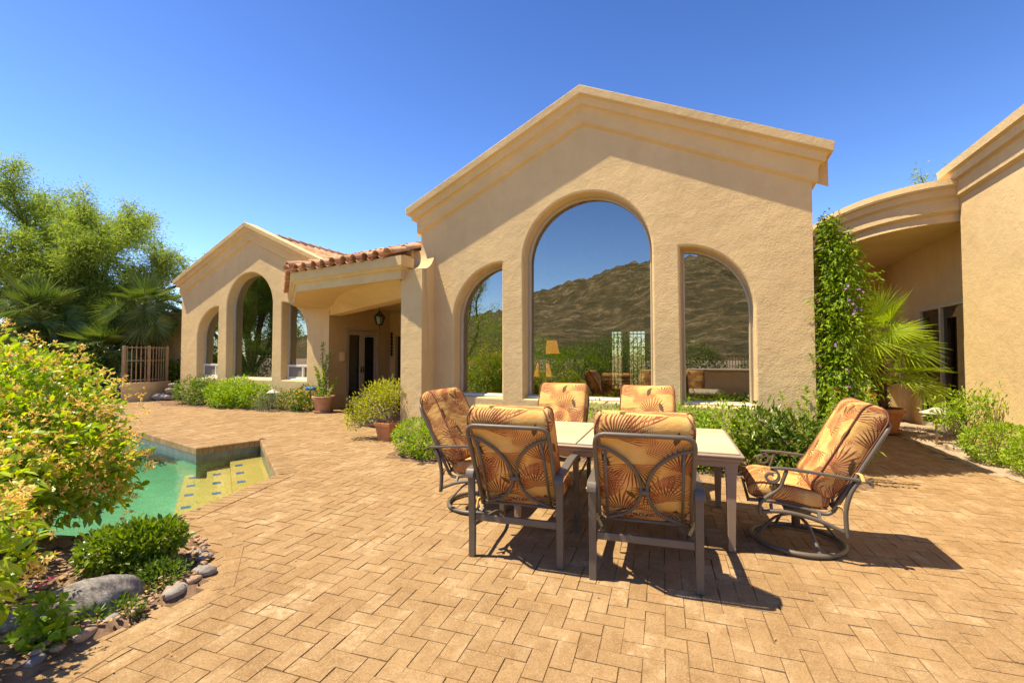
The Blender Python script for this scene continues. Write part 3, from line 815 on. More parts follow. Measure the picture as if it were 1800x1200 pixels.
for cx_, hw_, zp, sl_, y0, y1 in ((CX, 3.08, 5.40, .46, 7.05, 13.6), (LX, 3.48, 5.12, .45, 9.35, 17)):
    rb = MB()
    rb.add([(cx_, y0, zp), (cx_-hw_, y0, zp-sl_*hw_), (cx_-hw_, y1, zp-sl_*hw_), (cx_, y1, zp), (cx_+hw_, y0, zp-sl_*hw_), (cx_+hw_, y1, zp-sl_*hw_)], [(3, 2, 1, 0), (0, 4, 5, 3)])
    rb.add([(cx_, y1, zp), (cx_-hw_, y1, zp-sl_*hw_), (cx_+hw_, y1, zp-sl_*hw_)], [(0, 2, 1)])
    obj('roof_deck', rb, M['stucco_trim'], house)
# curtains inside the left edges of the windows
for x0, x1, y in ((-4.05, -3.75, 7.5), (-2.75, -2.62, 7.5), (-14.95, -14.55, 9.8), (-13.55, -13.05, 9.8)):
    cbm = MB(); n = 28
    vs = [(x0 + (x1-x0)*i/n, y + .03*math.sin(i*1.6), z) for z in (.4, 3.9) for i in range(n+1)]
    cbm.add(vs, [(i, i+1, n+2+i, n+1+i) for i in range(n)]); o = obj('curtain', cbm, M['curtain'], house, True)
# left wing box
wall('side_wall', (-15.85, 9.501, -.1), (-15.6, 17, 3.9))
sw = MB(); X0, X1 = -9.66, -9.42
for y0, y1, z0, z1 in ((9.501, 9.83, -.1, 3.9), (9.83, 11.24, 2.27, 3.9), (11.24, 11.75, -.1, 3.9)): sw.box((X0, y0, z0), (X1, y1, z1))
sw.box((X0, 11.75, -.1), (X1, 17, 3.9))
obj('side_wall', sw, M['stucco'], house)
wall('interior_floor', (-15.6, 9.505, .0), (-9.66, 16.9, .1), 'inside'); wall('interior_wall', (-15.6, 14.5, .1), (-9.66, 14.7, 3.8), 'inside'); wall('interior_ceiling', (-15.6, 9.505, 4.0), (-9.66, 16.9, 4.1), 'inside')

# buttress pillar at the corner of the main gable, with a scooped top
bb = MB(); x0, x1 = -4.97, -4.53; prof = [(6.5, -.1), (6.5, 2.98)]
for i in range(9): a = i/8*PI/2; prof.append((6.5 + .40*math.sin(a)*1.0, 2.98 + .42*(1-math.cos(a))))
prof += [(6.9, -.1)]
poly = [(y, z) for y, z in prof]
tri = tessellate_polygon([[Vector((p[0], p[1], 0)) for p in poly]])
vs = [(x0, p[0], p[1]) for p in poly] + [(x1, p[0], p[1]) for p in poly]; n = len(poly)
fs = []
for t in tri:
    A_, B_, C_ = [poly[i] for i in t]; up = (B_[0]-A_[0])*(C_[1]-A_[1]) - (B_[1]-A_[1])*(C_[0]-A_[0]) > 0
    t = tuple(t) if up else tuple(t)[::-1]
    fs.append(tuple(i+n for i in t)); fs.append(t[::-1])
fs += [(n+i, n+(i+1) % n, (i+1) % n, i) for i in range(n)]
bb.add(vs, fs); o = obj('buttress', bb, M['stucco'], house); bevel(o, .035, 4); angle_smooth(o, 50)
wall('wall_stub', (-4.97, 6.9, -.1), (-4.83, 7.3, 3.4)); wall('roof_infill', (-5.5, 6.56, 2.90), (-4.972, 6.80, 3.27)); wall('roof_infill', (-5.3, 6.80, 2.90), (-4.972, 7.6, 3.40))

# porch: moulded fascia, soffit, coved beam, ceiling, tiles
P4, P1, P2, P3 = (-4.90, 6.385, 2.80), (-7.95, 6.86, 2.81), (-10.75, 9.16, 2.86), (-9.42, 9.16, 2.75)
def fascia(mb, pts, prof):
    xy = [(p[0], p[1]) for p in pts]; secs = []
    for d, h in prof:
        o = offset_path(xy, -d); secs.append([(o[i][0], o[i][1], pts[i][2] + h) for i in range(len(pts))])
    m = len(pts); vs = [p for s_ in secs for p in s_]
    fs = [(k*m+i, (k+1)*m+i, (k+1)*m+i+1, k*m+i+1) for k in range(len(secs)-1) for i in range(m-1)]
    mb.add(vs, fs)
fb = MB(); fascia(fb, [(-4.90, 6.62, 2.80), P4, P1, P2], [(-.06, .0), (0, 0), (.005, .15), (.055, .17), (.06, .195), (.105, .215), (.115, .38), (-.1, .38)])
o = obj('porch_fascia', fb, M['stucco_trim'], house); angle_smooth(o, 30)
cove = [(-9.42, 9.18, 2.75), (-8.7, 8.62, 2.765), (-8.08, 8.08, 2.785), (-7.5, 7.6, 2.795), (-6.8, 7.15, 2.805), (-5.87, 6.72, 2.81), (-4.98, 6.45, 2.81)]
sf = MB(); pts = [P4, P1, P2] + [(c[0], c[1], c[2]) for c in cove]
fl = [(p[0], p[1]) for p in pts]
sf.add(pts, [tuple(t) for t in tessellate_polygon([[Vector((*p, 0)) for p in fl]])])
obj('porch_soffit', sf, M['soffit'], house)
cv = MB(); m = len(cove); bot = [(-9.42 + 4.45*i/(m-1), 9.2 - 2.42*i/(m-1), 2.55) for i in range(m)]
vs = []
for k in range(7):
    f = k/6; vs += [tuple(Vector(bot[i]).lerp(Vector(cove[i]), f) - Vector((.1, .16, 0))*math.sin(f*PI)*-.12) for i in range(m)]
cv.add(vs, [(k*m+i, k*m+i+1, (k+1)*m+i+1, (k+1)*m+i) for k in range(6) for i in range(m-1)])
b2 = [(p[0]+.14, p[1]+.26, p[2]) for p in bot]
cv.add(bot + b2 + [(p[0], p[1], 3.0) for p in b2], [(i+1, i, m+i, m+i+1) for i in range(m-1)] + [(m+i+1, m+i, 2*m+i, 2*m+i+1) for i in range(m-1)])
o = obj('porch_beam', cv, M['soffit'], house); angle_smooth(o, 40)
pc = MB(); pc.prism([(-9.42, 9.3), (-4.83, 6.95), (-4.83, 11.75), (-9.42, 11.75)], 2.88, 3.0); obj('porch_ceiling', pc, M['soffit'], house)
pw = MB()
for xa, xb, za, zb_ in ((-9.42, -9.20, -.1, 2.9), (-9.20, -8.2, 2.1, 2.9), (-8.2, -4.83, -.1, 2.9)): pw.box((xa, 11.75, za), (xb, 12, zb_))
obj('porch_back_wall', pw, M['stucco'], house)
dm = MB(); dm.bevbox((-9.19, 11.86, 0), (-8.21, 11.91, 2.09), .01); d_ = obj('entry_door', dm, M['black_iron'], house)

def barrel(mb, p0, p1, r0, r1, th=.018, n=9, nx=None, arc=180):
    """one curved clay tile from p0 (lower) to p1, open underneath"""
    a = Vector(p0); b = Vector(p1); t = (b-a).normalized()
    s_ = t.cross(Vector((0, 0, 1))).normalized(); u = s_.cross(t)
    vs = []
    for P, r in ((a, r0), (b, r1)):
        for q in (r, r-th):
            for i in range(n):
                an = R(90 - arc/2 + arc*i/(n-1)); vs.append(P + s_*(math.cos(an)*q) + u*(math.sin(an)*q))
    fs = []
    for i in range(n-1):
        fs += [(i, i+1, 2*n+i+1, 2*n+i), (n+i+1, n+i, 3*n+i, 3*n+i+1), (i+1, i, n+i, n+i+1), (2*n+i, 2*n+i+1, 3*n+i+1, 3*n+i)]
    fs += [(0, 2*n, 3*n, n), (n-1, 2*n-1, 4*n-1, 3*n-1)]
    mb.add(vs, fs)
def pan(mb, p0, p1, r, n=7, th=.015):
    a = Vector(p0); b = Vector(p1); t = (b-a).normalized(); s_ = t.cross(Vector((0, 0, 1))).normalized(); u = s_.cross(t); vs = []
    for P in (a, b):
        for q in (r, r-th):
            for i in range(n):
                an = R(200 + 140*i/(n-1)); vs.append(P + s_*(math.cos(an)*q) + u*(math.sin(an)*q + r*.75))
    fs = []
    for i in range(n-1): fs += [(i, i+1, 2*n+i+1, 2*n+i), (n+i+1, n+i, 3*n+i, 3*n+i+1), (i+1, i, n+i, n+i+1)]
    mb.add(vs, fs)
tl = MB(); rd = MB()
def tile_run(a, b, zc, up, rows, sp=.30, slope=.30, over=.10, skip=0):
    a = Vector(a); b = Vector(b); t = (b-a); ln = t.length; t.normalize(); n = max(1, round(ln/sp))
    g_ = Vector((up[0], up[1], 0)).normalized() + Vector((0, 0, slope))
    for k in range(skip, n+1):
        for r_ in range(rows):
            p = a + t*(ln*k/n) - g_*over + g_*(r_*.40) + Vector((0, 0, zc + random.gauss(0, .005)))
            j = Vector((random.gauss(0, .006), random.gauss(0, .006), 0))
            q = p + g_*.46
            barrel(tl, p + j + Vector((0, 0, .02)), q, .098, .082)
            if k < n: o_ = t*(sp*.5); pan(tl, p + o_ - Vector((0, 0, .03)), q + o_ - Vector((0, 0, .045)), .085)
e4, e1, e2 = (-5.06, 6.345, 3.19), (-7.99, 6.76, 3.2), (-10.95, 9.16, 3.24)
t41 = (Vector(e1)-Vector(e4)).normalized(); up41 = (t41.y*-1 if False else -t41.y, t41.x)
up41 = (-t41.y, t41.x); up41 = up41 if up41[1] > 0 else (t41.y, -t41.x)
tile_run(e4, e1, .05, up41, 6, .30, .35)
t12 = (Vector(e2)-Vector(e1)).normalized(); up12 = (t12.y, -t12.x) if (t12.y - t12.x*0) > 0 else (-t12.y, t12.x)
tile_run(e1, e2, .05, up12, 2, .30, .26, .10, 1)
hipd = (Vector((up41[0], up41[1], 0)) + Vector((up12[0], up12[1], 0))).normalized()
for k in range(4):
    p = Vector(e1) + Vector((0, 0, .13)) + (hipd + Vector((0, 0, .24)))*(.42*k - .08)
    barrel(tl, p, p + (hipd + Vector((0, 0, .22)))*.48, .115, .095)
o = obj('porch_roof_tiles', tl, M['tile'], house); angle_smooth(o, 50)
rd.add([e4, e1, e2, (-9.42, 9.6, 3.5), (-9.42, 12, 3.9), (-4.83, 12, 3.9), (-4.83, 7.0, 3.42), (-6.5, 8.6, 3.75)], [(0, 1, 7, 6), (1, 2, 3, 7), (3, 4, 7), (7, 4, 5, 6)])
obj('porch_roof', rd, M['soffit'], house)
# left wing roof: clay tiles down the right slope and along the ridge
tl = MB()
for k in range(24):
    y = 9.42 + k*.3
    for r_ in range(9):
        xa = LX + 3.5 - r_*.40
        z = 5.18 - .45*(xa-LX)
        barrel(tl, (xa, y, z), (xa-.46, y, z+.45*.46+.01), .1, .085)
for k in range(17):
    y = 9.3 + k*.42; barrel(tl, (LX, y, 5.22), (LX, y+.48, 5.20), .13, .11)
o = obj('roof_tiles', tl, M['tile'], house); angle_smooth(o, 50)

# French doors in the wing's side wall, facing the porch
fd = MB(); xd = -9.47
for y0, y1, z0, z1 in ((9.832, 9.90, .0, 2.268), (11.17, 11.238, .0, 2.268), (9.90, 11.17, 2.20, 2.268)): fd.box((xd-.08, y0, z0), (xd+.06, y1, z1))
dr = obj('door_frame', fd, M['door_wood'], house)
for ya, yb, hy in ((9.903, 10.533, 10.49), (10.537, 11.167, 10.58)):
    lf = MB()
    for y0, y1, z0, z1 in ((ya, ya+.10, .03, 2.195), (yb-.10, yb, .03, 2.195), (ya+.10, yb-.10, .03, .27), (ya+.10, yb-.10, 2.06, 2.195)): lf.box((xd-.04, y0, z0), (xd+.015, y1, z1))
    l_ = obj('french_door', lf, M['door_wood'], house); bevel(l_, .006, 1)
    gl = MB(); gl.add([(xd-.01, ya+.095, .26), (xd-.01, yb-.095, .26), (xd-.01, yb-.095, 2.07), (xd-.01, ya+.095, 2.07)], [(0, 1, 2, 3)]); obj('pane', gl, M['door_glass'], l_)
    hd = MB(); hd.tube([(xd+.015, hy, 1.02), (xd+.06, hy, 1.02), (xd+.065, hy + (.1 if hy > 10.53 else -.1), 1.01)], .011, 6); hd.bevbox((xd+.015, hy-.02, .95), (xd+.024, hy+.02, 1.14), .004); obj('handle', hd, M['lamp_metal'], l_, True)

# right wing: long wall, moulded top, rounded canopy over the entry
RX = 3.9
wall('right_wall', (RX, 3.0, -.1), (RX+.32, 9.8, 4.6))
wall('entry_side_wall', (RX+.30, 9.801, -.1), (RX+.5, 10.4, 4.3)); wall('entry_side_wall', (RX+.30, 12.3, -.1), (RX+.5, 14.2, 4.3)); wall('entry_side_wall', (RX+.30, 10.4, 2.46), (RX+.5, 12.3, 4.3))
cn = MB(); n = len(PROF); ZT = 4.62; secs = []
for y, sx in ((3.0, 0), (9.8, 0), (9.8, 1)):
    sec = []
    for d, h in PROF: sec.append((RX - d, y + (d if y > 9 else 0), ZT-h) if sx == 0 else (RX + .5, y + d, ZT-h))
    secs.append(sec)
vs = [p for s_ in secs for p in s_]
fs = [(k*n+i, (k+1)*n+i, (k+1)*n+i+1, k*n+i+1) for k in range(2) for i in range(n-1)]; b = len(vs)
vs += [(RX+.5, 3, ZT)]; fs += [(0, b, 2*n, n)]
cn.add(vs, fs); o = obj('cornice', cn, M['stucco_trim'], house); angle_smooth(o, 40)
# canopy curve
curve = [(RX + .3, 9.86)] + [(RX - 1.48*math.sin(a)**.92, 12.5 - 2.62*math.cos(a)) for a in np.linspace(0.02, PI/2, 22)] + [(RX-1.48, 14.2)]
secs = []
for d, h in PROF[:]: secs.append([(p[0], p[1], 4.40-h) for p in offset_path(curve, -(d) if True else d)])
if secs[0][10][0] > secs[-1][10][0]: secs = [[(p[0], p[1], 4.40-h) for p in offset_path(curve, d)] for d, h in PROF]
secs.append([(p[0]+.001, p[1], 3.72) for p in curve])
m = len(curve); vs = [p for s_ in secs for p in s_]
fc = MB(); fc.add(vs, [(k*m+i, k*m+i+1, (k+1)*m+i+1, (k+1)*m+i) for k in range(len(secs)-1) for i in range(m-1)])
o = obj('canopy_fascia', fc, M['stucco_trim'], house); angle_smooth(o, 35)
cs = MB(); cs.prism(curve + [(RX+.3, 14.2)], 3.72, 3.74); obj('canopy_soffit', cs, M['soffit'], house)
cs = MB(); cs.prism([(p[0], p[1]) for p in secs[0]] + [(RX+.3, 14.2)], 4.3, 4.402); obj('canopy_roof', cs, M['stucco_trim'], house)
wall('entry_back_wall', (1.28, 14.201, -.1), (2.9, 14.4, 4.2)); wall('entry_back_wall', (3.75, 14.201, -.1), (RX+.5, 14.4, 4.2)); wall('entry_back_wall', (2.9, 14.201, 2.4), (3.75, 14.4, 4.2))
dm = MB(); dm.bevbox((2.91, 14.25, 0), (3.74, 14.32, 2.39), .01); obj('front_door', dm, M['black_iron'], house)
wall('entry_pier', (3.62, 12.75, 0), (3.92, 13.05, 2.3))
# dark glass door
gm = MB()
for y0, y1, z0, z1 in ((10.402, 10.47, .1, 2.455), (12.23, 12.298, .1, 2.455), (11.32, 11.39, .1, 2.39), (10.47, 12.23, 2.39, 2.455), (10.402, 12.298, .0, .1)): gm.box((RX+.26, y0, z0), (RX+.36, y1, z1))
gf = obj('sliding_door', gm, M['frame'], house)
for y0, y1 in ((10.47, 11.32), (11.39, 12.23)):
    gl = MB(); gl.add([(RX+.31, y0, .1), (RX+.31, y1, .1), (RX+.31, y1, 2.39), (RX+.31, y0, 2.39)], [(3, 2, 1, 0)]); obj('pane', gl, M['door_glass'], gf)
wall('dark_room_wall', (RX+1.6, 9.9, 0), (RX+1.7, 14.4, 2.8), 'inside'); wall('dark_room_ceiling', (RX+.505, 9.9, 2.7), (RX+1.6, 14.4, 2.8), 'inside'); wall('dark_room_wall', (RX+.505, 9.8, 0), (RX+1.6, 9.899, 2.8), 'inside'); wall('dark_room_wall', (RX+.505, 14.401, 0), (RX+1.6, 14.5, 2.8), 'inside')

# ================================================================== FURNITURE
def cushion(name, line, W, T, parent, mat='fabric', uv0=(0, 0), bulge=.10, rc=.045):
    """padded cushion swept along a side-view centre line [(y,z)...]; returns object with piping child"""
    pts = [Vector((0, y, z)) for y, z in line]
    # resample
    seg = [0]
    for i in range(len(pts)-1): seg.append(seg[-1] + (pts[i+1]-pts[i]).length)
    Ltot = seg[-1]
    def at(s):
        s = min(max(s, 0), Ltot)
        for i in range(len(seg)-1):
            if s <= seg[i+1] + 1e-9: f = (s-seg[i])/(seg[i+1]-seg[i]); return pts[i].lerp(pts[i+1], f)
    def tan(s): return (at(min(s+.03, Ltot)) - at(max(s-.03, 0))).normalized()
    E_ = .09; ends = [0, .005, .016, .034, .06, .09]; q_ = T*.40
    ss = [(e, q_*(1 - math.sqrt(max(0, 1-((E_-e)/E_)**2)))) for e in ends]
    N = 22
    samp = ss + [(E_ + (Ltot-2*E_)*i/N, 0) for i in range(1, N)] + [(Ltot-e, q) for e, q in reversed(ss)]
    nx = 9; ring = []
    hw = W/2; ht = T/2
    def ringpts(ins, bl):
        out = []; w_ = hw - ins*.6; t_ = ht - ins
        xs = [-w_ + rc + (2*w_-2*rc)*i/(nx-1) for i in range(nx)]
        prof = [(x, t_*(1 + bl*(1-(x/w_)**2))) for x in xs]
        crn = [(w_ - rc + rc*math.sin(R(a)), (t_ - rc) + rc*math.cos(R(a))) for a in (30, 60)] if t_ > rc else [(w_-rc*.4, t_*.9), (w_-rc*.1, t_*.6)]
        top = prof + crn + [(w_, max(t_-rc, t_*.3))]
        bot = [(x, -y) for x, y in reversed(top)]
        left = [(-w_, -max(t_-rc, t_*.3))] + [(-x, -y) for x, y in crn[::-1]][0:0]
        lc = [(-x, y) for x, y in reversed(crn)]
        full = top + bot + [(-x, -y) for x, y in crn] [0:0]
        # complete loop: top edge, right side, bottom edge, left side
        loop = prof + crn + [(w_, max(t_-rc, t_*.3)), (w_, -max(t_-rc, t_*.3))] + [(x, -y) for x, y in reversed(crn)] + [(x, -y) for x, y in reversed(prof)] + [(-x, -y) for x, y in crn] + [(-w_, -max(t_-rc, t_*.3)), (-w_, max(t_-rc, t_*.3))] + [(-x, y) for x, y in reversed(crn)]
        return loop
    vs = []; uvs = []; K = None
    for s, ins in samp:
        c = at(s); t = tan(s); nrm = Vector((0, -t.z, t.y))   # "front" side
        bl = bulge*math.sin(PI*min(max(s/Ltot, .0), 1))**.6
        lp = ringpts(ins, bl); K = len(lp); u = 0; prev = None
        wv = .004*math.sin(s*31 + uv0[0]*9)
        for i, (x, y) in enumerate(lp + [lp[0]]):
            if prev is not None: u += math.hypot(x-prev[0], y-prev[1])
            prev = (x, y)
            p = c + Vector((x, 0, 0)) + nrm*(y + (wv if y > 0 else 0))
            vs.append(p); uvs.append((u + uv0[0], s + uv0[1]))
    K1 = K+1; fs = []
    for k in range(len(samp)-1): fs += [(k*K1+i+1, k*K1+i, (k+1)*K1+i, (k+1)*K1+i+1) for i in range(K)]
    mb = MB(); mb.add(vs, fs, uvs)
    for k in (0, len(samp)-1):                   # end caps
        b = len(mb.v); row = vs[k*K1:(k+1)*K1-1]
        mb.add(row, [tuple(range(len(row))) if k == 0 else tuple(range(len(row)-1, -1, -1))], [(p.x + uv0[0], p.y + p.z + uv0[1]) for p in row])
    o = obj(name, mb, M[mat], parent, True, world=False)
    # welt cords round the front and back faces
    pm = MB()
    for sg in (1, -1):
        for sx in (1, -1):
            loop = []
            for s, ins in samp:
                c = at(s); t = tan(s); nrm = Vector((0, -t.z, t.y))
                loop.append(c + Vector((sx*(hw - ins*.6 - rc*.25), 0, 0)) + nrm*sg*max(ht - ins - rc*.12, .004))
            pm = MB(); pm.tube(loop, .0055, 6); obj('piping', pm, M['piping'], o, True, world=False)
    return o

def arc2(p0, p1, p2, n=8):
    """quadratic curve through three 3D controls"""
    a, b, c = Vector(p0), Vector(p1), Vector(p2)
    return [a*(1-t)**2 + b*2*t*(1-t) + c*t*t for t in [i/n for i in range(n+1)]]
def spline(pts, n=6):
    P = [Vector(p) for p in pts]; out = []
    for i in range(len(P)-1):
        p0 = P[max(i-1, 0)]; p1 = P[i]; p2 = P[i+1]; p3 = P[min(i+2, len(P)-1)]
        for k in range(n):
            t = k/n
            out.append(.5*((2*p1) + (p2-p0)*t + (2*p0-5*p1+4*p2-p3)*t*t + (3*p1-p0-3*p2+p3)*t**3))
    out.append(P[-1]); return out

SEAT_LINE = [(.35, .435), (.25, .45), (.05, .435), (-.10, .41), (-.17, .395)]
BACK_LINE = [(-.095, .445), (-.185, .57), (-.265, .71), (-.345, .86), (-.425, 1.01), (-.475, 1.10)]
def back_frame(t, hw=.29):
    yz = lambda s: (-.185 - .345*s, .345 + .635*s)     # s: 0 bottom, 1 top, on the reclined plane
    P = lambda x, s: Vector((x, *yz(s)))
    mb = MB(); r = .0145
    path = [P(-hw, 0)] + [P(-hw, s) for s in (.2, .5, .8)] + [P(-hw + .06*(1-math.cos(R(a))), .90 + .10*math.sin(R(a))) for a in (0, 25, 45, 65, 90)] + [P(hw - .06*(1-math.cos(R(a))), .90 + .10*math.sin(R(a))) for a in (90, 65, 45, 25, 0)] + [P(hw, s) for s in (.8, .5, .2)] + [P(hw, 0)]
    mb.tube(path, r, 8)
    mb.tube([P(-hw, .03), P(hw, .03)], .011, 8)
    obj('back_frame', mb, M['chair_metal'], t, True, False)
    for sx in (-1, 1):
        q = MB()
        pts = spline([P(sx*hw, .875), P(sx*.22, .845), P(sx*.145, .775), P(sx*.075, .67), P(sx*.032, .54), P(sx*.018, .42), P(sx*.028, .30), P(sx*.075, .17), P(sx*.15, .085), P(sx*(hw-.045), .04)], 5)
        q.tube(pts, .0115, 8); obj('back_arc', q, M['chair_metal'], t, True, False)
        q = MB(); q.tube([P(sx*(hw-.06), .845), P(sx*(hw-.055), .03)], .0095, 8); obj('back_bar', q, M['chair_metal'], t, True, False)
    q = MB(); a = P(0, .385); q.tube([a + Vector((-.032, -.004, 0)), a + Vector((.032, -.004, 0))], .02, 8); obj('clasp', q, M['chair_metal'], t, True, False)
def ties(t, back):
    for sx in (-1, 1):
        q = MB()
        for k in range(2):
            pts = spline([(sx*.285, -.20, .385), (sx*(.30+.01*k), -.235, .375 + .02*k), (sx*(.285+.03*k), -.25, .35), (sx*(.27 + .05*k), -.262, .325)], 4)
            q.tube(pts, [.011]*len(pts), 5, flat=.45)
        o = obj('tie', q, M['fabric'], t, True, False)
    q = MB(); q.tube(spline([(-.285, -.33, .63), (-.325, -.345, .63), (-.345, -.35, .61), (-.36, -.352, .59)], 4), .013, 6, flat=.5); obj('tie', q, M['fabric'], t, True, False)
def seat_frame(t):
    mb = MB()
    for sx in (-1, 1): mb.tube(spline([(sx*.285, .36, .365), (sx*.285, .20, .37), (sx*.285, .0, .345), (sx*.285, -.14, .322), (sx*.285, -.188, .35)], 5), .0135, 8)
    for y, z in ((.35, .366), (.2, .366), (.07, .353), (-.05, .336)): mb.tube([(-.285, y, z), (.285, y, z)], .011, 8, flat=.6)
    obj('seat_frame', mb, M['chair_metal'], t, True, False)

def legged_chair(label, group, loc, rz):
    t = thing('patio_chair', label, 'patio chair', loc, rz, group)
    for sx in (-1, 1):
        x = sx*.325
        q = MB()      # rear post, a flat rectangular bar with a soft bow
        for (pth) in [spline([(x, -.315, 0), (x, -.312, .2), (x, -.325, .42), (x, -.335, .60)], 5)]:
            bar(q, pth, .024, .017)
        o = obj('leg', q, M['chair_metal'], t, None, False); bevel(o, .004, 2)
        q = MB(); bar(q, spline([(x, .37, 0), (x, .365, .25), (x, .345, .45), (x, .32, .615)], 5), .022, .017)
        o = obj('leg', q, M['chair_metal'], t, None, False); bevel(o, .004, 2)
        q = MB(); bar(q, spline([(x, -.372, .575), (x, -.362, .612), (x, -.325, .63), (x, -.15, .632), (x, .1, .645), (x, .28, .638), (x, .35, .615), (x, .375, .575)], 5), .031, .013)
        o = obj('armrest', q, M['chair_metal'], t, None, False); bevel(o, .005, 2)
        q = MB(); bar(q, spline([(x*.98, -.30, .225), (x*.98, -.05, .19), (x*.98, .2, .15), (x*.98, .355, .09)], 5), .008, .014)
        o = obj('side_rail', q, M['chair_metal'], t, None, False)
    q = MB(); bar(q, [(-.30, -.312, .285), (.30, -.312, .285)], .011, .024)
    o = obj('cross_rail', q, M['chair_metal'], t, None, False); bevel(o, .004, 2)
    for sx in (-1, 1):
        for a_, b_ in (((sx*.305, .1, .30), (sx*.285, .1, .345)), ((sx*.305, -.2, .29), (sx*.285, -.16, .325))): q = MB(); bar(q, [a_, b_], .015, .012); obj('bracket', q, M['chair_metal'], t, None, False)
    q = MB(); bar(q, [(-.30, .34, .345), (.30, .34, .345)], .01, .016); obj('front_rail', q, M['chair_metal'], t, None, False)
    seat_frame(t); back_frame(t)
    cushion('seat_cushion', SEAT_LINE, .585, .125, t, uv0=(.1, .2)); b = cushion('back_cushion', BACK_LINE, .60, .165, t, uv0=(.03, .05)); ties(t, b)
    return t
def bar(mb, path, wx, wt):
    """rectangular bar: half width wx across local x, half thickness wt in the bend plane; for paths along x, wx is depth"""
    P = [Vector(p) for p in path]; vs = []
    for i, p in enumerate(P):
        t = (P[min(i+1, len(P)-1)] - P[max(i-1, 0)]).normalized()
        a = Vector((1, 0, 0)) if abs(t.x) < .8 else Vector((0, 1, 0)); b = t.cross(a).normalized(); a = b.cross(t).normalized()
        vs += [p + a*wx + b*wt, p - a*wx + b*wt, p - a*wx - b*wt, p + a*wx - b*wt]
    n = len(P); fs = [(3, 2, 1, 0), (4*n-4, 4*n-3, 4*n-2, 4*n-1)]
    for k in range(n-1): fs += [(4*k+i, 4*k+(i+1) % 4, 4*k+4+(i+1) % 4, 4*k+4+i) for i in range(4)]
    mb.add(vs, fs)

def swivel_chair(label, group, loc, rz):
    t = thing('swivel_chair', label, 'patio chair', loc, rz, group)
    for sx in (-1, 1):
        x = sx*.325
        scroll = [(x, .245 + .042*math.cos(R(a))*(1-.0018*(a)) , .545 + .042*math.sin(R(a))*(1-.0018*a)) for a in range(420, 60, -28)]
        sc = []
        for k in range(15):
            a = R(90 + 30*k); r_ = .058*(1 - k/19)
            sc.append((x, .20 + r_*math.cos(a)*1.05, .562 + r_*math.sin(a)))
        arm = [(x, -.40, .560), (x, -.405, .575), (x, -.385, .588), (x, -.33, .592), (x, -.2, .605), (x, -.02, .622), (x, .12, .628)] + sc
        q = MB(); bar(q, spline(arm, 4), .019, .0085); o = obj('armrest', q, M['chair_metal'], t, True, False); bevel(o, .004, 2); 
        q = MB(); bar(q, spline([(x, .10, .615), (x, .125, .54), (x, .15, .48), (x, .24, .40), (x, .275, .35), (x, .275, .275)], 5), .016, .011); o = obj('front_support', q, M['chair_metal'], t, True, False)
        q = MB(); bar(q, spline([(x, -.33, .585), (x, -.285, .50), (x, -.255, .38), (x, -.255, .26), (x, -.262, .185)], 5), .015, .012); obj('rear_support', q, M['chair_metal'], t, True, False)
        q = MB(); bar(q, spline([(x, .275, .295), (x, .12, .315), (x, -.08, .285), (x, -.255, .215)], 5), .010, .013); obj('side_rail', q, M['chair_metal'], t, True, False)
        for y_, z_ in ((.2, .30), (-.1, .282)): q = MB(); bar(q, [(sx*.325, y_, z_), (sx*.285, y_, z_+.05)], .012, .01); obj('bracket', q, M['chair_metal'], t, None, False)
    ringp = [(.315*math.cos(2*PI*i/40), .0 + .315*math.sin(2*PI*i/40), .022) for i in range(40)]
    q = MB(); q.tube(ringp, .020, 8, closed=True, flat=.9); obj('base_ring', q, M['chair_metal'], t, True, False)
    for k in range(4):
        a = R(20 + 90*k); c_, s_ = math.cos(a), math.sin(a)
        q = MB(); q.tube(spline([(.31*c_, .31*s_, .025), (.24*c_, .24*s_, .11), (.15*c_, .15*s_, .19), (.03*c_, .03*s_, .215)], 5), .0135, 8, flat=.7); obj('base_spoke', q, M['chair_metal'], t, True, False)
    q = MB(); q.lathe([(0, .12), (.03, .12), (.03, .2), (.045, .205), (.045, .25), (0, .25)]); q.bevbox((-.10, -.09, .25), (.10, .09, .285), .008)
    for sx in (-1, 1): bar(q, [(sx*.09, -.15, .315), (sx*.09, .15, .33)], .018, .012)
    obj('swivel_hub', q, M['chair_metal'], t, True, False)
    seat_frame(t); back_frame(t)
    cushion('seat_cushion', SEAT_LINE, .59, .13, t, uv0=(.25, .32)); b = cushion('back_cushion', BACK_LINE, .60, .18, t, uv0=(.31, .22)); ties(t, b)
    return t

G1 = 'cushioned patio chairs around the table'; G2 = 'swivel rocking chairs at the table ends'
c1 = legged_chair('palm-print cushioned chair seen from behind, nearest the pool, left of the front two', G1, (-1.30, 3.28, .004), R(6))
dup(c1, (-.42, 3.30, .004), R(7), 'palm-print cushioned chair closest to the camera, back to us, right of the front two', G1)
dup(c1, (-1.62, 4.98, .004), R(183), 'palm-print cushioned chair facing us across the table, under the tall arched window', G1)
dup(c1, (-.62, 4.92, .004), R(182), 'palm-print cushioned chair facing us across the table, in front of the right window pier', G1)
s1 = swivel_chair('swivel chair with scrolled arms and ring base at the right table end, in full view', G2, (.62, 4.17, .004), R(90))
dup(s1, (-2.06, 3.97, .004), R(-88), 'swivel chair with ring base at the left table end, beside the pillar and round bush', G2)

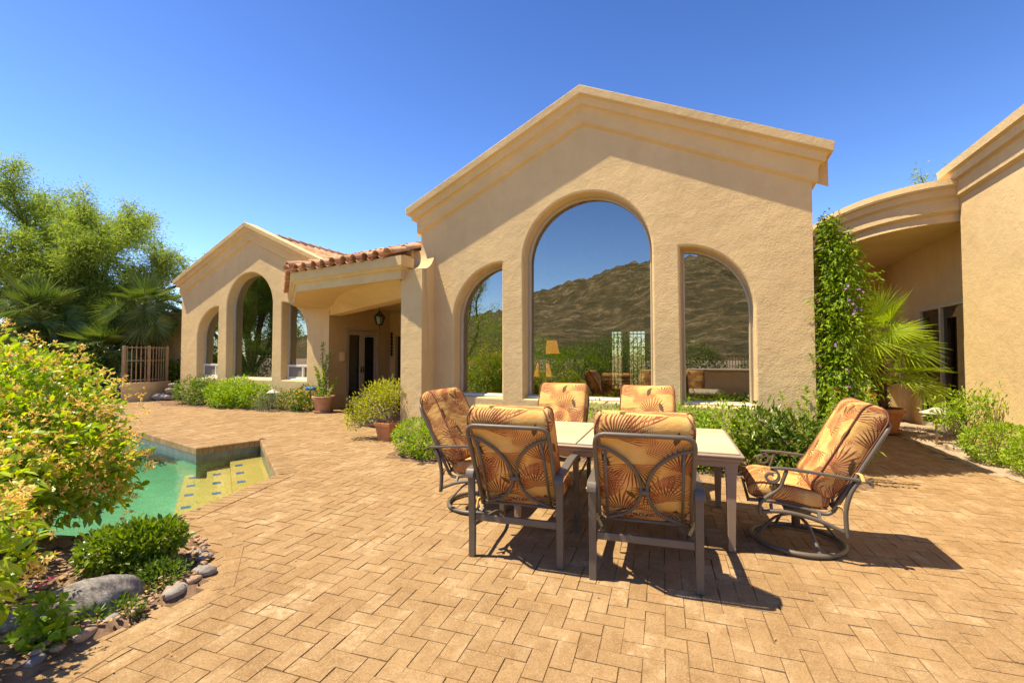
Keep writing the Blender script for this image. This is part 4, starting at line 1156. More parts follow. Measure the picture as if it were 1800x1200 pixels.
tb_ = thing('patio_table', 'rectangular patio table with pale slatted top and square tan legs', 'table', (-.73, 4.24, .004), R(4))
HX, HY = .92, .60
q = MB(); q.bevbox((-HX, -HY, .672), (HX, HY, .700), .006); q.bevbox((-HX-.012, -HY-.012, .700), (HX+.012, HY+.012, .722), .008)
q.bevbox((-HX+.03, -HY+.03, .625), (HX-.03, HY-.03, .672), .004)
obj('frame', q, M['table_leg'], tb_, None, False)
q = MB()
xs = [-HX+.012, -HX*.34, HX*.34, HX-.012]
for i in range(3):
    ny = 5
    for k in range(ny):
        y0 = -HY+.012 + (2*HY-.024)*k/ny; y1 = -HY+.012 + (2*HY-.024)*(k+1)/ny
        q.bevbox((xs[i]+.006, y0+.0055, .7215), (xs[i+1]-.006, y1-.0055, .736), .004)
obj('table_top', q, M['table_top'], tb_, None, False)
for sx in (-1, 1):
    for sy in (-1, 1):
        q = MB(); x, y = sx*(HX-.075), sy*(HY-.075); vs = []
        for z, h in ((0, .024), (.02, .026), (.03, .024), (.50, .034), (.58, .036), (.58, .042), (.63, .042)): vs += [(x-h, y-h, z), (x+h, y-h, z), (x+h, y+h, z), (x-h, y+h, z)]
        q.add(vs, [(3, 2, 1, 0)] + [(4*k+i, 4*k+(i+1) % 4, 4*k+4+(i+1) % 4, 4*k+4+i) for k in range(6) for i in range(4)])
        o = obj('leg', q, M['table_leg'], tb_, None, False); bevel(o, .004, 2)

# chaise longue in the porch
ch = thing('chaise_longue', 'chaise longue with raised brown back in the shaded porch', 'chaise longue', (-8.5, 10.35, 0), R(24))
q = MB(); q.bevbox((-.62, -.33, .36), (.75, .33, .43), .012); obj('seat', q, M['chaise_frame'], ch, None, False)
q = MB(); bar(q, [(.55, 0, .44), (1.05, 0, .98)], .31, .035) if False else q.add([(.5, -.31, .43), (.5, .31, .43), (.98, .31, .98), (.98, -.31, .98), (.57, -.31, .41), (.57, .31, .41), (1.05, .31, .95), (1.05, -.31, .95)], [(3, 2, 1, 0), (4, 5, 6, 7), (0, 1, 5, 4), (1, 2, 6, 5), (2, 3, 7, 6), (3, 0, 4, 7)]); o = obj('backrest', q, M['wicker'], ch, None, False); bevel(o, .02, 3)
for x in (-.58, .70):
    for y in (-.29, .29):
        q = MB(); q.tube([(x, y, 0), (x, y, .37)], .018, 8); obj('leg', q, M['chaise_frame'], ch, True, False)

# wall and porch fittings
ln = thing('hanging_lantern', 'black iron lantern with glass sides hanging in the porch', 'lantern', (-7.96, 9.5, 2.2))
q = MB(); c = (-7.96, 9.5, 0)
q.lathe([(0, 2.66), (.03, 2.64), (.05, 2.60), (.15, 2.50), (.155, 2.485), (0, 2.485)], c, 8)
q.lathe([(0, 2.26), (.07, 2.26), (.085, 2.28), (.085, 2.295), (0, 2.295)], c, 8); q.lathe([(0, 2.20), (.012, 2.21), (.015, 2.26)], c, 8)
q.tube([(c[0], c[1], 2.65), (c[0], c[1], 2.88)], .008, 6)
for k in range(8):
    a = 2*PI*k/8; q.tube([(c[0]+.085*math.cos(a), c[1]+.085*math.sin(a), 2.29), (c[0]+.145*math.cos(a), c[1]+.145*math.sin(a), 2.49)], .007, 5)
q.tube(spline([(c[0], c[1], 2.2), (c[0]+.03, c[1], 2.16), (c[0]+.06, c[1], 2.19), (c[0]+.1, c[1], 2.28)], 4), .006, 5)
obj('frame', q, M['lamp_metal'], ln, True)
q = MB(); q.lathe([(.082, 2.295), (.14, 2.484)], c, 8); obj('glass', q, M['lantern_glass'], ln)
sc_ = thing('wall_sconce', 'small half-round stucco sconce beside the French doors', 'wall sconce', (-9.4, 9.69, 1.3))
q = MB(); vs = []; n = 10
for z, r_ in ((1.29, .10), (1.33, .115), (1.55, .115), (1.57, .10)):
    vs += [(-9.418 + r_*math.sin(PI*i/n), 9.69 - r_*math.cos(PI*i/n), z) for i in range(n+1)]
m_ = n+1; q.add(vs, [(k*m_+i, k*m_+i+1, (k+1)*m_+i+1, (k+1)*m_+i) for k in range(3) for i in range(n)] + [tuple(range(m_-1, -1, -1)), tuple(range(3*m_, 4*m_))])
obj('shell', q, M['soffit'], sc_, True)
orn = MB(); x_ = -9.32
for k in range(7): orn.lathe([(0, 0), (.03, .01), (.045, .05), (.03, .09), (0, .1)], (x_, 11.71, 1.46 + k*.105), 8)
orn.tube([(x_, 11.71, 1.44), (x_, 11.71, 2.22)], .02, 6)
tag(obj('wall_ornament', orn, M['lamp_metal'], None, True), 'long dark beaded ornament hanging on the porch back wall', 'wall ornament')

def path_light(loc, hat, h, label):
    t = thing('path_light', label, 'path light', loc, 0, 'mushroom path lights'); x, y, z = loc
    q = MB(); q.lathe([(0, h+.02), (.02, h+.018), (.05, h), (hat*.55, h-.035), (hat, h-.075), (hat, h-.085), (hat*.4, h-.07), (0, h-.07)], (x, y, z), 24); obj('hat', q, M['path_light'], t, None)
    angle_smooth(t.children[0], 30)
    q = MB(); q.lathe([(.035, h-.16), (.045, h-.15), (.045, h-.08), (0, h-.075)], (x, y, z), 14); q.tube([(x, y, z), (x, y, z+h-.15)], .016, 8); obj('stem', q, M['path_light'], t, True)
path_light((-10.98, 8.75, 0), .19, .52, 'pale mushroom path light among the yellow flowers by the left wing')
path_light((3.42, 9.55, 0), .21, .60, 'mushroom path light on a post beside the entry walk')
sb = MB(); sb.bevbox((3.42, 8.95, .0), (4.0, 9.35, .07), .012); o = obj('utility_box_lid', sb, M['slab']); o.rotation_euler = (0, 0, 0); tag(o, 'flat concrete utility lid in the gravel by the path light', 'box lid')
hb = thing('hose_spigot', 'blue valve handle on a pipe among the yellow flowers', 'spigot', (-9.75, 8.9, 0))
q = MB(); q.tube([(-9.75, 8.9, 0), (-9.75, 8.9, .55)], .02, 8); q.tube([(-9.75, 8.9, .5), (-9.68, 8.78, .5)], .02, 8); obj('pipe', q, M['stone_dark'], hb, True)
q = MB(); q.tube([(-9.88, 8.88, .58), (-9.6, 8.92, .58)], .045, 10); M['blue_paint'] = m_plain('blue_paint', (.04, .20, .52), .45, .4); obj('handle', q, M['blue_paint'], hb, True)

# gate wall, iron fence, stand and stones on the far left
gw_pts = [(-16.95, 8.12), (-16.75, 8.45), (-16.74, 8.9), (-17.05, 9.5)]
gp = spline([(p[0], p[1], 0) for p in gw_pts], 6)
gw = MB(); L1 = offset_path([(p.x, p.y) for p in gp], .11); L2 = offset_path([(p.x, p.y) for p in gp], -.11)
gw.prism(L1 + L2[::-1], -.05, .60)
o = obj('low_wall', gw, M['stucco']); bevel(o, .02, 2); tag(o, 'low curved stucco wall under the tan iron fence', 'low wall')
fe = thing('iron_fence', 'tan iron picket fence curving along the low stucco wall', 'fence', (-16.8, 8.6, .6))
q = MB(); P_ = [Vector((p.x, p.y, 0)) for p in gp]
for z in (.68, 1.30, 1.72): q.tube([p + Vector((0, 0, z)) for p in P_], .018, 4)
obj('rail', q, M['tan_metal'], fe)
q = MB(); acc = 0
for i in range(len(P_)-1):
    L_ = (P_[i+1]-P_[i]).length; k = 0
    while acc < L_:
        p = P_[i].lerp(P_[i+1], acc/L_); q.box((p.x-.010, p.y-.010, .60), (p.x+.010, p.y+.010, 1.76)); acc += .115
    acc -= L_
obj('pickets', q, M['tan_metal'], fe)
for i in (1, 10, 17):
    p = P_[i]; q = MB(); q.box((p.x-.032, p.y-.032, .60), (p.x+.032, p.y+.032, 1.78)); obj('post', q, M['tan_metal'], fe)
gd = MB(); gd.box((-20, 10.2, -.1), (-15.86, 10.45, 3.1)); o = obj('garden_wall', gd, M['stucco']); tag(o, 'shaded stucco garden wall behind the iron fence', 'wall')
stn = thing('iron_stand', 'rusted iron scroll stand beside the left wing corner', 'stand', (-16.15, 9.45, 0))
q = MB(); q.tube([(-16.25, 9.45, 0), (-16.25, 9.45, 1.25)], .02, 6); q.tube([(-16.05, 9.45, 0), (-16.05, 9.45, 1.25)], .02, 6); obj('post', q, M['black_iron'], stn, True)
q = MB(); q.tube([(-16.45, 9.45, 1.32), (-15.95, 9.45, 1.30)], .03, 6); q.tube(spline([(-16.3, 9.45, 1.3), (-16.32, 9.45, 1.15), (-16.2, 9.45, 1.1), (-16.1, 9.45, 1.2)], 5), .022, 6); obj('scroll', q, M['black_iron'], stn, True)

def stone(c, r, mat, label, group=None, seed=0, sub=3, amp=.18, rz=0, name='stone'):
    bm = bmesh.new(); bmesh.ops.create_icosphere(bm, subdivisions=sub, radius=1)
    rs = random.Random(seed); ph = [rs.uniform(0, 6) for _ in range(6)]
    c_, s_ = math.cos(rz), math.sin(rz)
    for v in bm.verts:
        x, y, z = v.co
        f = 1 + amp*(math.sin(x*2.3+ph[0])*math.sin(y*2.1+ph[1]) + .6*math.sin(z*3.3+ph[2]+x*2) + .35*math.sin(x*6+ph[3])*math.sin(y*7+ph[4]+z*5))
        px, py, pz = x*f*r[0], y*f*r[1], z*f*r[2]
        v.co = (px*c_ - py*s_, px*s_ + py*c_, pz)
    me = bpy.data.meshes.new(name); bm.to_mesh(me); bm.free()
    me.polygons.foreach_set('use_smooth', [True]*len(me.polygons)); me.materials.append(M[mat])
    o = bpy.data.objects.new(name, me); COL.objects.link(o); o.location = c
    return tag(o, label, 'rock' if name != 'stone' else 'stone', group)

# ================================================================== PLANTS
def cam(lat, Z, z):      # metres right of / ahead of the viewpoint -> world
    return (lat*.917 - Z*.399, lat*.399 + Z*.917, z)

# flowering bush in the foreground, overhanging the pool edge
t = thing('flowering_bush', 'big yellow-green bush covered in tan blossoms overhanging the pool', 'bush', (-5.2, 1.0, 0))
BB = [(cam(-3.75, 2.95, .82), (.95, .85, .85)), (cam(-3.08, 2.85, .72), (.53, .53, .48)), (cam(-3.5, 2.62, .55), (.36, .36, .36)), (cam(-3.6, 2.5, .88), (.5, .48, .5)), (cam(-2.80, 2.95, .72), (.30, .30, .28)), (cam(-3.4, 3.1, 1.05), (.52, .5, .46))]
BB = [((c_[0]*1.3, c_[1]*1.3, 1.46 + (c_[2]-1.46)*1.3), tuple(x*1.3 for x in r_)) for c_, r_ in BB] + [(cam(-2.62, 2.15, .50), (.28, .26, .33)), (cam(-3.15, 2.5, .66), (.34, .30, .36)), (cam(-3.9, 3.2, .5), (.6, .5, .5))]
fo = MB()
foliage(fo, BB, 14500, .080, .040, 'o', up=.25, rnd=.75, shell=.40, zmin=.10, lump=.25, droop=.25)
foliage(fo, BB, 6500, .058, .030, 'o', up=.5, rnd=.6, shell=.25, zmin=.10, lump=.30, droop=.2)
obj('foliage', fo, M['leaf_flowerbush'], t)
Pf, Nf = blob_points(BB, 1700, .14, .15, .28)
fl = MB()
for k in range(6):
    off = rng.normal(size=Pf.shape)*.028 + Nf*.03
    m_ = len(Pf)
    for _ in range(4):
        leaves(fl, Pf + off, unit(Nf*.4 + rng.normal(size=Pf.shape)), rdir(m_), .025 + .010*rng.random(m_), .013)
o = obj('blossom', fl, M['bloom_tan'], t); o['kind'] = 'stuff'
obj('stem', stems(MB(), (-5.2, 1.0, 0), BB, 40, .014, 6, .18), M['bark'], t, True)

HB = [((-3.52, 1.80, .19), (.21, .18, .15)), ((-3.42, 1.88, .22), (.16, .15, .12)), ((-3.66, 1.70, .17), (.18, .15, .13))]
shrub('low_shrub', 'low dark-green rounded shrub in the rock bed by the pool corner', 'shrub', (-3.52, 1.80, 0), HB, 2600, .048, .021, 'leaf_hedge', 'o', nst=14, up=.55, rnd=.55, shell=.3, lump=.12, stem_r=.014)
shrub('herb', 'small fine-leaved green herb among the pebbles below the low shrub', 'herb', (-3.22, 1.78, 0), [((-3.22, 1.78, .07), (.17, .14, .09))], 900, .032, .013, 'leaf_mid', nst=4, stem_r=.005, up=.7)
shrub('herb', 'creeping green herb along the front edge of the big grey rock', 'herb', (-3.06, 1.50, 0), [((-3.06, 1.50, .04), (.16, .07, .05)), ((-3.12, 1.38, .04), (.1, .06, .05))], 700, .03, .013, 'leaf_mid', nst=3, stem_r=.004, up=.7)
cf = MB(); flowers(cf, np.array([[-3.27, 1.88, .22], [-3.26, 1.89, .25], [-3.28, 1.88, .28]]), .02)
gp_ = shrub('geranium', 'straggly plant with two red-pink flowers in front of the grey rock', 'plant', (-3.10, 1.17, 0), [((-3.10, 1.18, .13), (.09, .09, .12)), ((-3.02, 1.16, .06), (.09, .08, .06))], 170, .05, .045, 'leaf_bright', 'o', nst=6, stem_r=.006, up=.2)
q = MB(); flowers(q, np.array([[-3.10, 1.16, .30], [-3.06, 1.19, .33], [-3.08, 1.17, .31]]), .022, 6); obj('flower', q, M['flower_pink'], gp_)
gp_ = shrub('aloe', 'pale grey-green succulent rosette at the corner of the rock bed', 'succulent', (-2.98, .90, 0), [((-2.98, .90, .03), (.05, .05, .04))], 26, .12, .03, 'leaf_grey', 'o', nst=0, up=.8, rnd=.5)
q = MB(); flowers(q, np.array([[-3.18, 1.02, .24], [-3.16, 1.0, .25], [-3.14, 1.04, .26], [-3.2, 1.0, .23]]), .022, 6); q.tube([(-3.16, 1.02, 0), (-3.17, 1.02, .24)], .004, 5)
tag(obj('flower_stalk', q, M['flower_pink'], None), 'pink blossom cluster on a thin stalk at the edge of the rock bed', 'flower')

# rocks and river stones in the bed
stone((-3.25, 1.47, .05), (.22, .135, .145), 'rock', 'largest grey boulder, ridged, lying in the rock bed', None, 3, 4, .16, R(48), 'boulder')
stone((-3.36, 1.20, .02), (.15, .08, .075), 'rock', 'smaller grey boulder next to the pebbles near the photo corner', None, 8, 4, .16, R(30), 'boulder')
k = 0
for x, y, r_, m_, l_ in ((-3.42, 2.12, .07, 'stone_dark', 'dark rounded stone beside the low shrub'), (-3.30, 2.10, .065, 'stone_grey', 'grey rounded stone near the inner corner of the bed'), (-3.20, 2.02, .06, 'stone_tan', 'tan flat stone near the inner bed corner'),
    (-3.10, 1.97, .085, 'stone_grey', 'long grey stone against the bed edging'), (-3.04, 1.86, .06, 'stone_tan', 'reddish stone against the bed edging'), (-3.00, 1.74, .095, 'stone_grey', 'long grey-green stone at the outer bed corner'),
    (-2.99, 1.52, .055, 'stone_tan', 'small tan stone beside the creeping herb'), (-2.99, 1.42, .06, 'stone_grey', 'pale stone below the creeping herb'), (-2.97, 1.30, .07, 'stone_tan', 'flat tan stone on the bed edge'),
    (-3.16, 1.06, .065, 'stone_tan', 'brown pebble between the small boulder and the geranium'), (-3.08, 1.03, .055, 'stone_dark', 'dark pebble near the photo corner'), (-3.22, .98, .07, 'stone_grey', 'grey oval pebble near the photo corner'),
    (-3.02, .98, .06, 'stone_tan', 'tan pebble beside the succulent'), (-3.12, .93, .06, 'stone_grey', 'pale pebble beside the succulent'), (-2.92, 1.08, .05, 'stone_dark', 'small dark pebble against the edging'), (-3.30, .92, .06, 'stone_tan', 'pinkish pebble beneath the bush'), (-3.05, .84, .07, 'stone_grey', 'grey stone lowest in the bed corner'), (-3.18, 1.90, .05, 'stone_dark', 'dark pebble under the fine herb')):
    k += 1; stone((x, y, .025), (r_*.92, r_*.58, r_*.42), m_, l_, 'river stones in the rock bed', 20+k, 3, .1, R(20 + 37*k % 120))
for x, y, r_, z, l_ in ((-16.35, 9.0, .30, .10, 'pale stone lying flat by the low wall'), (-15.95, 9.05, .22, .12, 'grey stone low in the pile by the far gate'), (-16.05, 9.08, .2, .32, 'grey stone in the middle of the pile by the far gate'), (-16.1, 9.1, .15, .50, 'pale stone on top of the pile by the far gate')):
    k += 1; stone((x, y, z), (r_*1.3, r_*.8, r_*.5), 'stone_grey', l_, 'stones piled by the low wall', 20+k, 3, .14, R(k*40))

# shrubs in front of the left wing
shrub('garden_shrub', 'darker green shrub at the left wing corner, beside the stone pile', 'shrub', (-14.3, 8.6, 0), [((-14.4, 8.65, .38), (.55, .42, .42)), ((-13.7, 8.55, .32), (.5, .4, .38)), ((-13.9, 8.75, .55), (.4, .35, .35))], 2600, .085, .030, 'leaf_mid', 'd', 'shrubs under the left wing windows')
shrub('garden_shrub', 'bright green rounded shrub under the left wing arched window', 'shrub', (-12.2, 8.7, 0), [((-12.9, 8.65, .36), (.5, .45, .38)), ((-12.25, 8.62, .42), (.6, .45, .44)), ((-11.5, 8.65, .34), (.55, .42, .36)), ((-12.4, 8.4, .24), (.5, .35, .26))], 5200, .085, .034, 'leaf_bright', 'd', 'shrubs under the left wing windows', lump=.12)
shrub('garden_shrub', 'grey-green low shrub between the bright shrub and the yellow flowers', 'shrub', (-10.75, 8.45, 0), [((-10.7, 8.4, .2), (.45, .32, .24)), ((-10.95, 8.8, .3), (.4, .3, .32))], 1800, .06, .016, 'leaf_grey', 'd', 'shrubs under the left wing windows')
LB = [((-10.2, 8.75, .25), (.5, .35, .30)), ((-9.75, 8.7, .24), (.42, .32, .28)), ((-9.85, 8.9, .42), (.35, .28, .26))]
ln_ = shrub('lantana', 'low shrub dotted with orange-yellow flowers beside the terracotta pot', 'flowering shrub', (-9.95, 8.7, 0), LB, 2400, .06, .030, 'leaf_mid', 'd')
P_, N_ = blob_points(LB, 190, .1, .1, .15); q = MB(); flowers(q, P_ + N_*.03, .028, 6, N_); o = obj('flower', q, M['flower_orange'], ln_); o['kind'] = 'stuff'

# terracotta pot with a tall leggy plant
def pot(t, c, r_, h, mat, saucer=True, n=32):
    q = MB(); x, y, z = c
    q.lathe([(0, .03), (r_*.66, .03), (r_*.70, .05), (r_*.93, h*.80), (r_*.95, h*.82), (r_*1.04, h*.84), (r_*1.06, h*.97), (r_*1.03, h), (r_*.93, h), (r_*.90, h*.9), (0, h*.9)], c, n)
    o = obj('pot', q, M[mat], t); angle_smooth(o, 35)
    q = MB(); q.lathe([(0, h*.905), (r_*.92, h*.905)], c, n); obj('soil', q, M['soil'], t)
    if saucer:
        q = MB(); q.lathe([(0, .0), (r_*.80, .0), (r_*.93, .045), (r_*.90, .05), (r_*.78, .02), (0, .02)], c, n); o = obj('saucer', q, M[mat], t); angle_smooth(o, 35)
t = thing('potted_plant', 'pale terracotta pot with a tall leggy plant beside the wing corner', 'potted plant', (-9.12, 8.75, 0))
pot(t, (-9.12, 8.75, 0), .27, .42, 'terracotta_pale')
sb_ = MB(); lb = MB()
for bx, by, tx, ty, tz in ((-.05, 0, -.10, .05, 1.78), (.04, .02, .10, 0, 1.45), (0, -.05, .02, -.03, 1.2), (-.08, .05, -.22, 0, 1.0), (.08, 0, .52, -.05, .86), (-.1, 0, -.34, .05, 1.15), (.05, .05, .16, .1, 1.6)):
    pth = spline([(-9.12+bx, 8.75+by, .38), (-9.12 + bx*.6 + tx*.3 , 8.75 + ty*.4, .38 + (tz-.38)*.4 - (.1 if tx > .4 else 0)), (-9.12+tx, 8.75+ty, tz)], 10)
    sb_.tube(pth, [.018 - .012*i/len(pth) for i in range(len(pth))], 6)
    P_ = np.array([p + Vector((0, 0, 0)) for i, p in enumerate(pth) if i > 2]); P_ = np.repeat(P_, 9, 0) + rng.normal(size=(len(P_)*9, 3))*.02
    leaves(lb, P_, unit(rng.normal(size=P_.shape) + np.array([0, 0, .5])), rdir(len(P_)), .055, .032)
obj('stem', sb_, M['pale_stem'], t, True); obj('foliage', lb, M['leaf_bright'], t)
for p_ in ((-9.3, 8.66, 1.0), (-8.63, 8.7, .92), (-9.2, 8.65, 1.2)): q = MB(); flowers(q, np.array([p_]), .03); obj('flower', q, M['flower_orange'], t)

# succulent bush in a terracotta pot against the pillar
t = thing('potted_succulent', 'sprawling yellow-green succulent in a square terracotta pot by the pillar', 'potted plant', (-5.12, 6.4, 0))
q = MB(); vs = []
for z, h in ((0, .115), (.25, .15), (.25, .165), (.31, .17), (.31, .145), (.27, .14)): vs += [(-5.12-h, 6.35-h, z), (-5.12+h, 6.35-h, z), (-5.12+h, 6.35+h, z), (-5.12-h, 6.35+h, z)]
q.add(vs, [(3, 2, 1, 0)] + [(4*k+i, 4*k+(i+1) % 4, 4*k+4+(i+1) % 4, 4*k+4+i) for k in range(5) for i in range(4)] + [(20, 21, 22, 23)])
o = obj('pot', q, M['terracotta'], t); bevel(o, .008, 2)
SB = [((-5.35, 6.35, .62), (.42, .36, .32)), ((-5.65, 6.25, .45), (.30, .28, .26)), ((-5.2, 6.55, .80), (.34, .32, .26)), ((-5.75, 6.2, .28), (.18, .18, .14)), ((-5.45, 6.6, .75), (.34, .3, .26))]
fo = MB(); foliage(fo, SB, 3600, .055, .019, 'd', up=.7, rnd=.7, shell=.45, zmin=.12, lump=.3); obj('foliage', fo, M['leaf_yellow'], t)
obj('stem', stems(MB(), (-5.12, 6.35, .28), SB, 34, .017, 6, .06), M['pale_stem'], t, True)

shrub('round_shrub', 'round bright-green clipped bush at the foot of the pillar', 'shrub', (-3.9, 5.52, 0), [((-3.95, 5.55, .26), (.36, .33, .27)), ((-3.7, 5.45, .22), (.28, .26, .22))], 3200, .045, .02, 'leaf_bright', 'd', shell=.2, lump=.06, up=.5)
# shrubs along the main wall
G3 = 'shrubs along the main window wall'
shrub('garden_shrub', 'yellow-green shrub behind the far chairs, under the tall window', 'shrub', (-1.4, 6.45, 0), [((-2.2, 6.45, .34), (.6, .34, .34)), ((-1.5, 6.45, .44), (.55, .34, .38)), ((-.9, 6.45, .44), (.5, .34, .38))], 3600, .05, .024, 'leaf_bright', 'd', G3)
shrub('garden_shrub', 'yellow-green shrub right of the table, under the right window', 'shrub', (-.1, 6.4, 0), [((-.3, 6.42, .45), (.45, .34, .40)), ((.2, 6.38, .47), (.42, .34, .40)), ((-.05, 6.25, .36), (.5, .3, .34))], 5200, .05, .024, 'leaf_bright', 'd', G3)
shrub('garden_shrub', 'darker glossy shrub behind the right swivel chair', 'shrub', (.75, 6.4, 0), [((.6, 6.35, .48), (.36, .34, .38)), ((.95, 6.4, .40), (.36, .32, .36)), ((.75, 6.25, .27), (.42, .3, .27))], 2000, .10, .030, 'leaf_dark', 'o', G3, up=.6, stem_r=.01)
sv = thing('salvia', 'tall wispy plant with red flowers at the right wall corner', 'flowering plant', (1.3, 6.4, 0)); sb_ = MB(); lb = MB(); fb_ = MB()
for i in range(26):
    b = Vector((1.3 + random.uniform(-.22, .22), 6.42 + random.uniform(-.2, .2), 0)); e = b + Vector((random.uniform(-.32, .3), random.uniform(-.25, .2), random.uniform(.5, 1.12)))
    pth = spline([b, b.lerp(e, .5) + Vector((0, 0, .08)), e], 7); sb_.tube(pth, .004, 4)
    P_ = np.repeat(np.array(pth[3:]), 5, 0); P_ = P_ + rng.normal(size=P_.shape)*.012
    leaves(lb, P_, unit(rng.normal(size=P_.shape) + [0, 0, .3]), rdir(len(P_)), .055, .022)
    if i % 3 == 0: flowers(fb_, np.array([e + Vector((0, 0, .01*k)) for k in range(4)]) + rng.normal(size=(4, 3))*.012, .018)
obj('stem', sb_, M['petiole'], sv, True); obj('foliage', lb, M['leaf_bright'], sv); obj('flower', fb_, M['flower_coral'], sv)
# climbing vine on the corner
t = thing('climbing_vine', 'dense green vine with purple flowers climbing the house corner', 'vine', (1.55, 7.3, 0))
VB = [((1.45, 7.25, 2.95), (.20, .3, .32)), ((1.52, 7.3, 2.5), (.30, .36, .45)), ((1.50, 7.25, 1.95), (.33, .36, .5)), ((1.50, 7.25, 1.3), (.32, .36, .55)), ((1.48, 7.2, .6), (.30, .34, .5)), ((1.38, 7.15, 3.25), (.10, .14, .18))]
VB = [((c_[0]+.08, c_[1]-.20, c_[2]*.96), (r_[0]*1.12, r_[1]*.9, r_[2])) for c_, r_ in VB]
fo = MB(); foliage(fo, VB, 17000, .062, .022, 'd', up=-.25, rnd=.8, shell=.6, lump=.5, droop=.3); obj('foliage', fo, M['leaf_vine'], t)
st_ = MB()
for k in range(5): st_.tube(spline([(1.45+.05*k, 7.2, 0), (1.4+.08*k, 7.2, 1.0), (1.5+.03*k, 7.3, 2.0), (1.42+.08*k, 7.2, 3.1)], 6), [.02-.0007*i for i in range(19)], 5)
obj('stem', st_, M['bark'], t, True)
P_ = np.array([[1.76, 6.98, 2.28], [1.80, 7.0, 2.2], [1.70, 6.92, 2.12], [1.78, 7.0, 2.05], [1.74, 6.95, 2.0], [1.84, 7.0, 1.1], [1.78, 6.95, 1.02], [1.75, 7.0, .95], [1.6, 6.85, 1.1], [1.5, 6.82, 1.6], [1.65, 6.85, 2.3], [1.62, 6.85, 1.28]])
P_ = np.repeat(P_, 2, 0) + [-.06, -.2, 0] + rng.normal(size=(24, 3))*.02; q = MB(); flowers(q, P_, .022, 5, np.repeat([[0, -1.0, .2]], 24, 0)); obj('flower', q, M['flower_purple'], t)
# potted fan palm by the entry
t = thing('potted_fan_palm', 'bright fan palm in a wide terracotta pot beside the entry walk', 'potted palm', (2.98, 10.6, 0))
pot(t, (2.98, 10.6, .03), .36, .45, 'terracotta')
palm_trunk(t, (2.98, 10.6, .43), (2.92, 10.55, 1.45), .11, 420)
fan_palm(t, (2.92, 10.55, 1.66), 22, .52, .64, 'leaf_palm_bright', (-15, 80), 30, .026)
fan_palm(t, (3.08, 10.45, .95), 5, .46, .52, 'leaf_palm_bright', (0, 40), 28, .024, -60, 90)
# right bed
shrub('nandina', 'airy shrub with slender leaves against the right wall', 'shrub', (3.62, 9.1, 0), [((3.55, 9.1, .62), (.42, .4, .36)), ((3.7, 8.9, .75), (.35, .4, .25)), ((3.4, 9.15, .5), (.3, .3, .2))], 1000, .085, .022, 'leaf_bright', 'd', None, 16, .008, shell=.8, lump=.4, up=.3)
shrub('clipped_hedge', 'clipped bright-green bush in the right bed, behind its twin', 'hedge', (3.62, 8.2, 0), [((3.62, 8.2, .27), (.42, .4, .28))], 3400, .045, .02, 'leaf_bright', 'd', 'clipped bushes in the right bed', shell=.2, lump=.08)
shrub('clipped_hedge', 'clipped bright-green bush at the right photo edge, nearest the walk', 'hedge', (3.72, 7.45, 0), [((3.72, 7.45, .27), (.42, .38, .28)), ((3.95, 7.2, .25), (.35, .35, .26))], 3800, .045, .02, 'leaf_bright', 'd', 'clipped bushes in the right bed', shell=.2, lump=.08)

# fan palms and the big tree on the far left
t = thing('fan_palm', 'fan palm with a shaggy trunk behind the iron fence', 'palm', (-18.1, 9.25, 0), 0, 'fan palms on the left')
palm_trunk(t, (-18.1, 9.25, 0), (-18.1, 9.25, 2.9), .28, 900); fan_palm(t, (-17.9, 9.25, 3.0), 44, .68, .72, 'leaf_palm', (-55, 80), 32, .040)
t = thing('fan_palm', 'wide fan palm farthest left, rising behind the flowering bush', 'palm', (-20.2, 7.35, 0), 0, 'fan palms on the left')
palm_trunk(t, (-20.2, 7.35, 0), (-20.2, 7.35, 2.5), .28, 700); fan_palm(t, (-20.2, 7.35, 2.6), 40, .80, .80, 'leaf_palm', (-50, 80), 32, .046)
t = thing('fan_palm', 'low fan palm filling the gap between the two taller palms', 'palm', (-18.4, 8.2, 0), 0, 'fan palms on the left')
palm_trunk(t, (-18.4, 8.2, 0), (-18.4, 8.2, 1.3), .26, 500); fan_palm(t, (-18.4, 8.2, 1.5), 40, .70, .75, 'leaf_palm', (-40, 75), 32, .042)
for x, y, z, r_, l_ in ((-21.5, 9.6, 1.6, 1.6, 'dark shrub mass behind the palms, left part'), (-19.6, 10.0, 1.3, 1.3, 'dark shrub mass behind the iron fence'), (-23.5, 8.6, 1.8, 1.8, 'dark shrub at the far left edge behind the palms'), (-17.6, 9.9, .9, .8, 'dark shrub right behind the fence pickets'), (-18.0, 7.6, 1.1, .75, 'dark shrub in front of the low palm, left of the fence')):
    shrub('background_shrub', l_, 'shrub', (x, y, 0), [((x, y, z*.55), (r_, r_*.7, z*.75)), ((x+.7*r_*.5, y, z*.9), (r_*.6, r_*.5, z*.5))], int(1900*r_), .15, .055, 'leaf_dark', 'd', 'shrubs behind the palms', 5, .03)

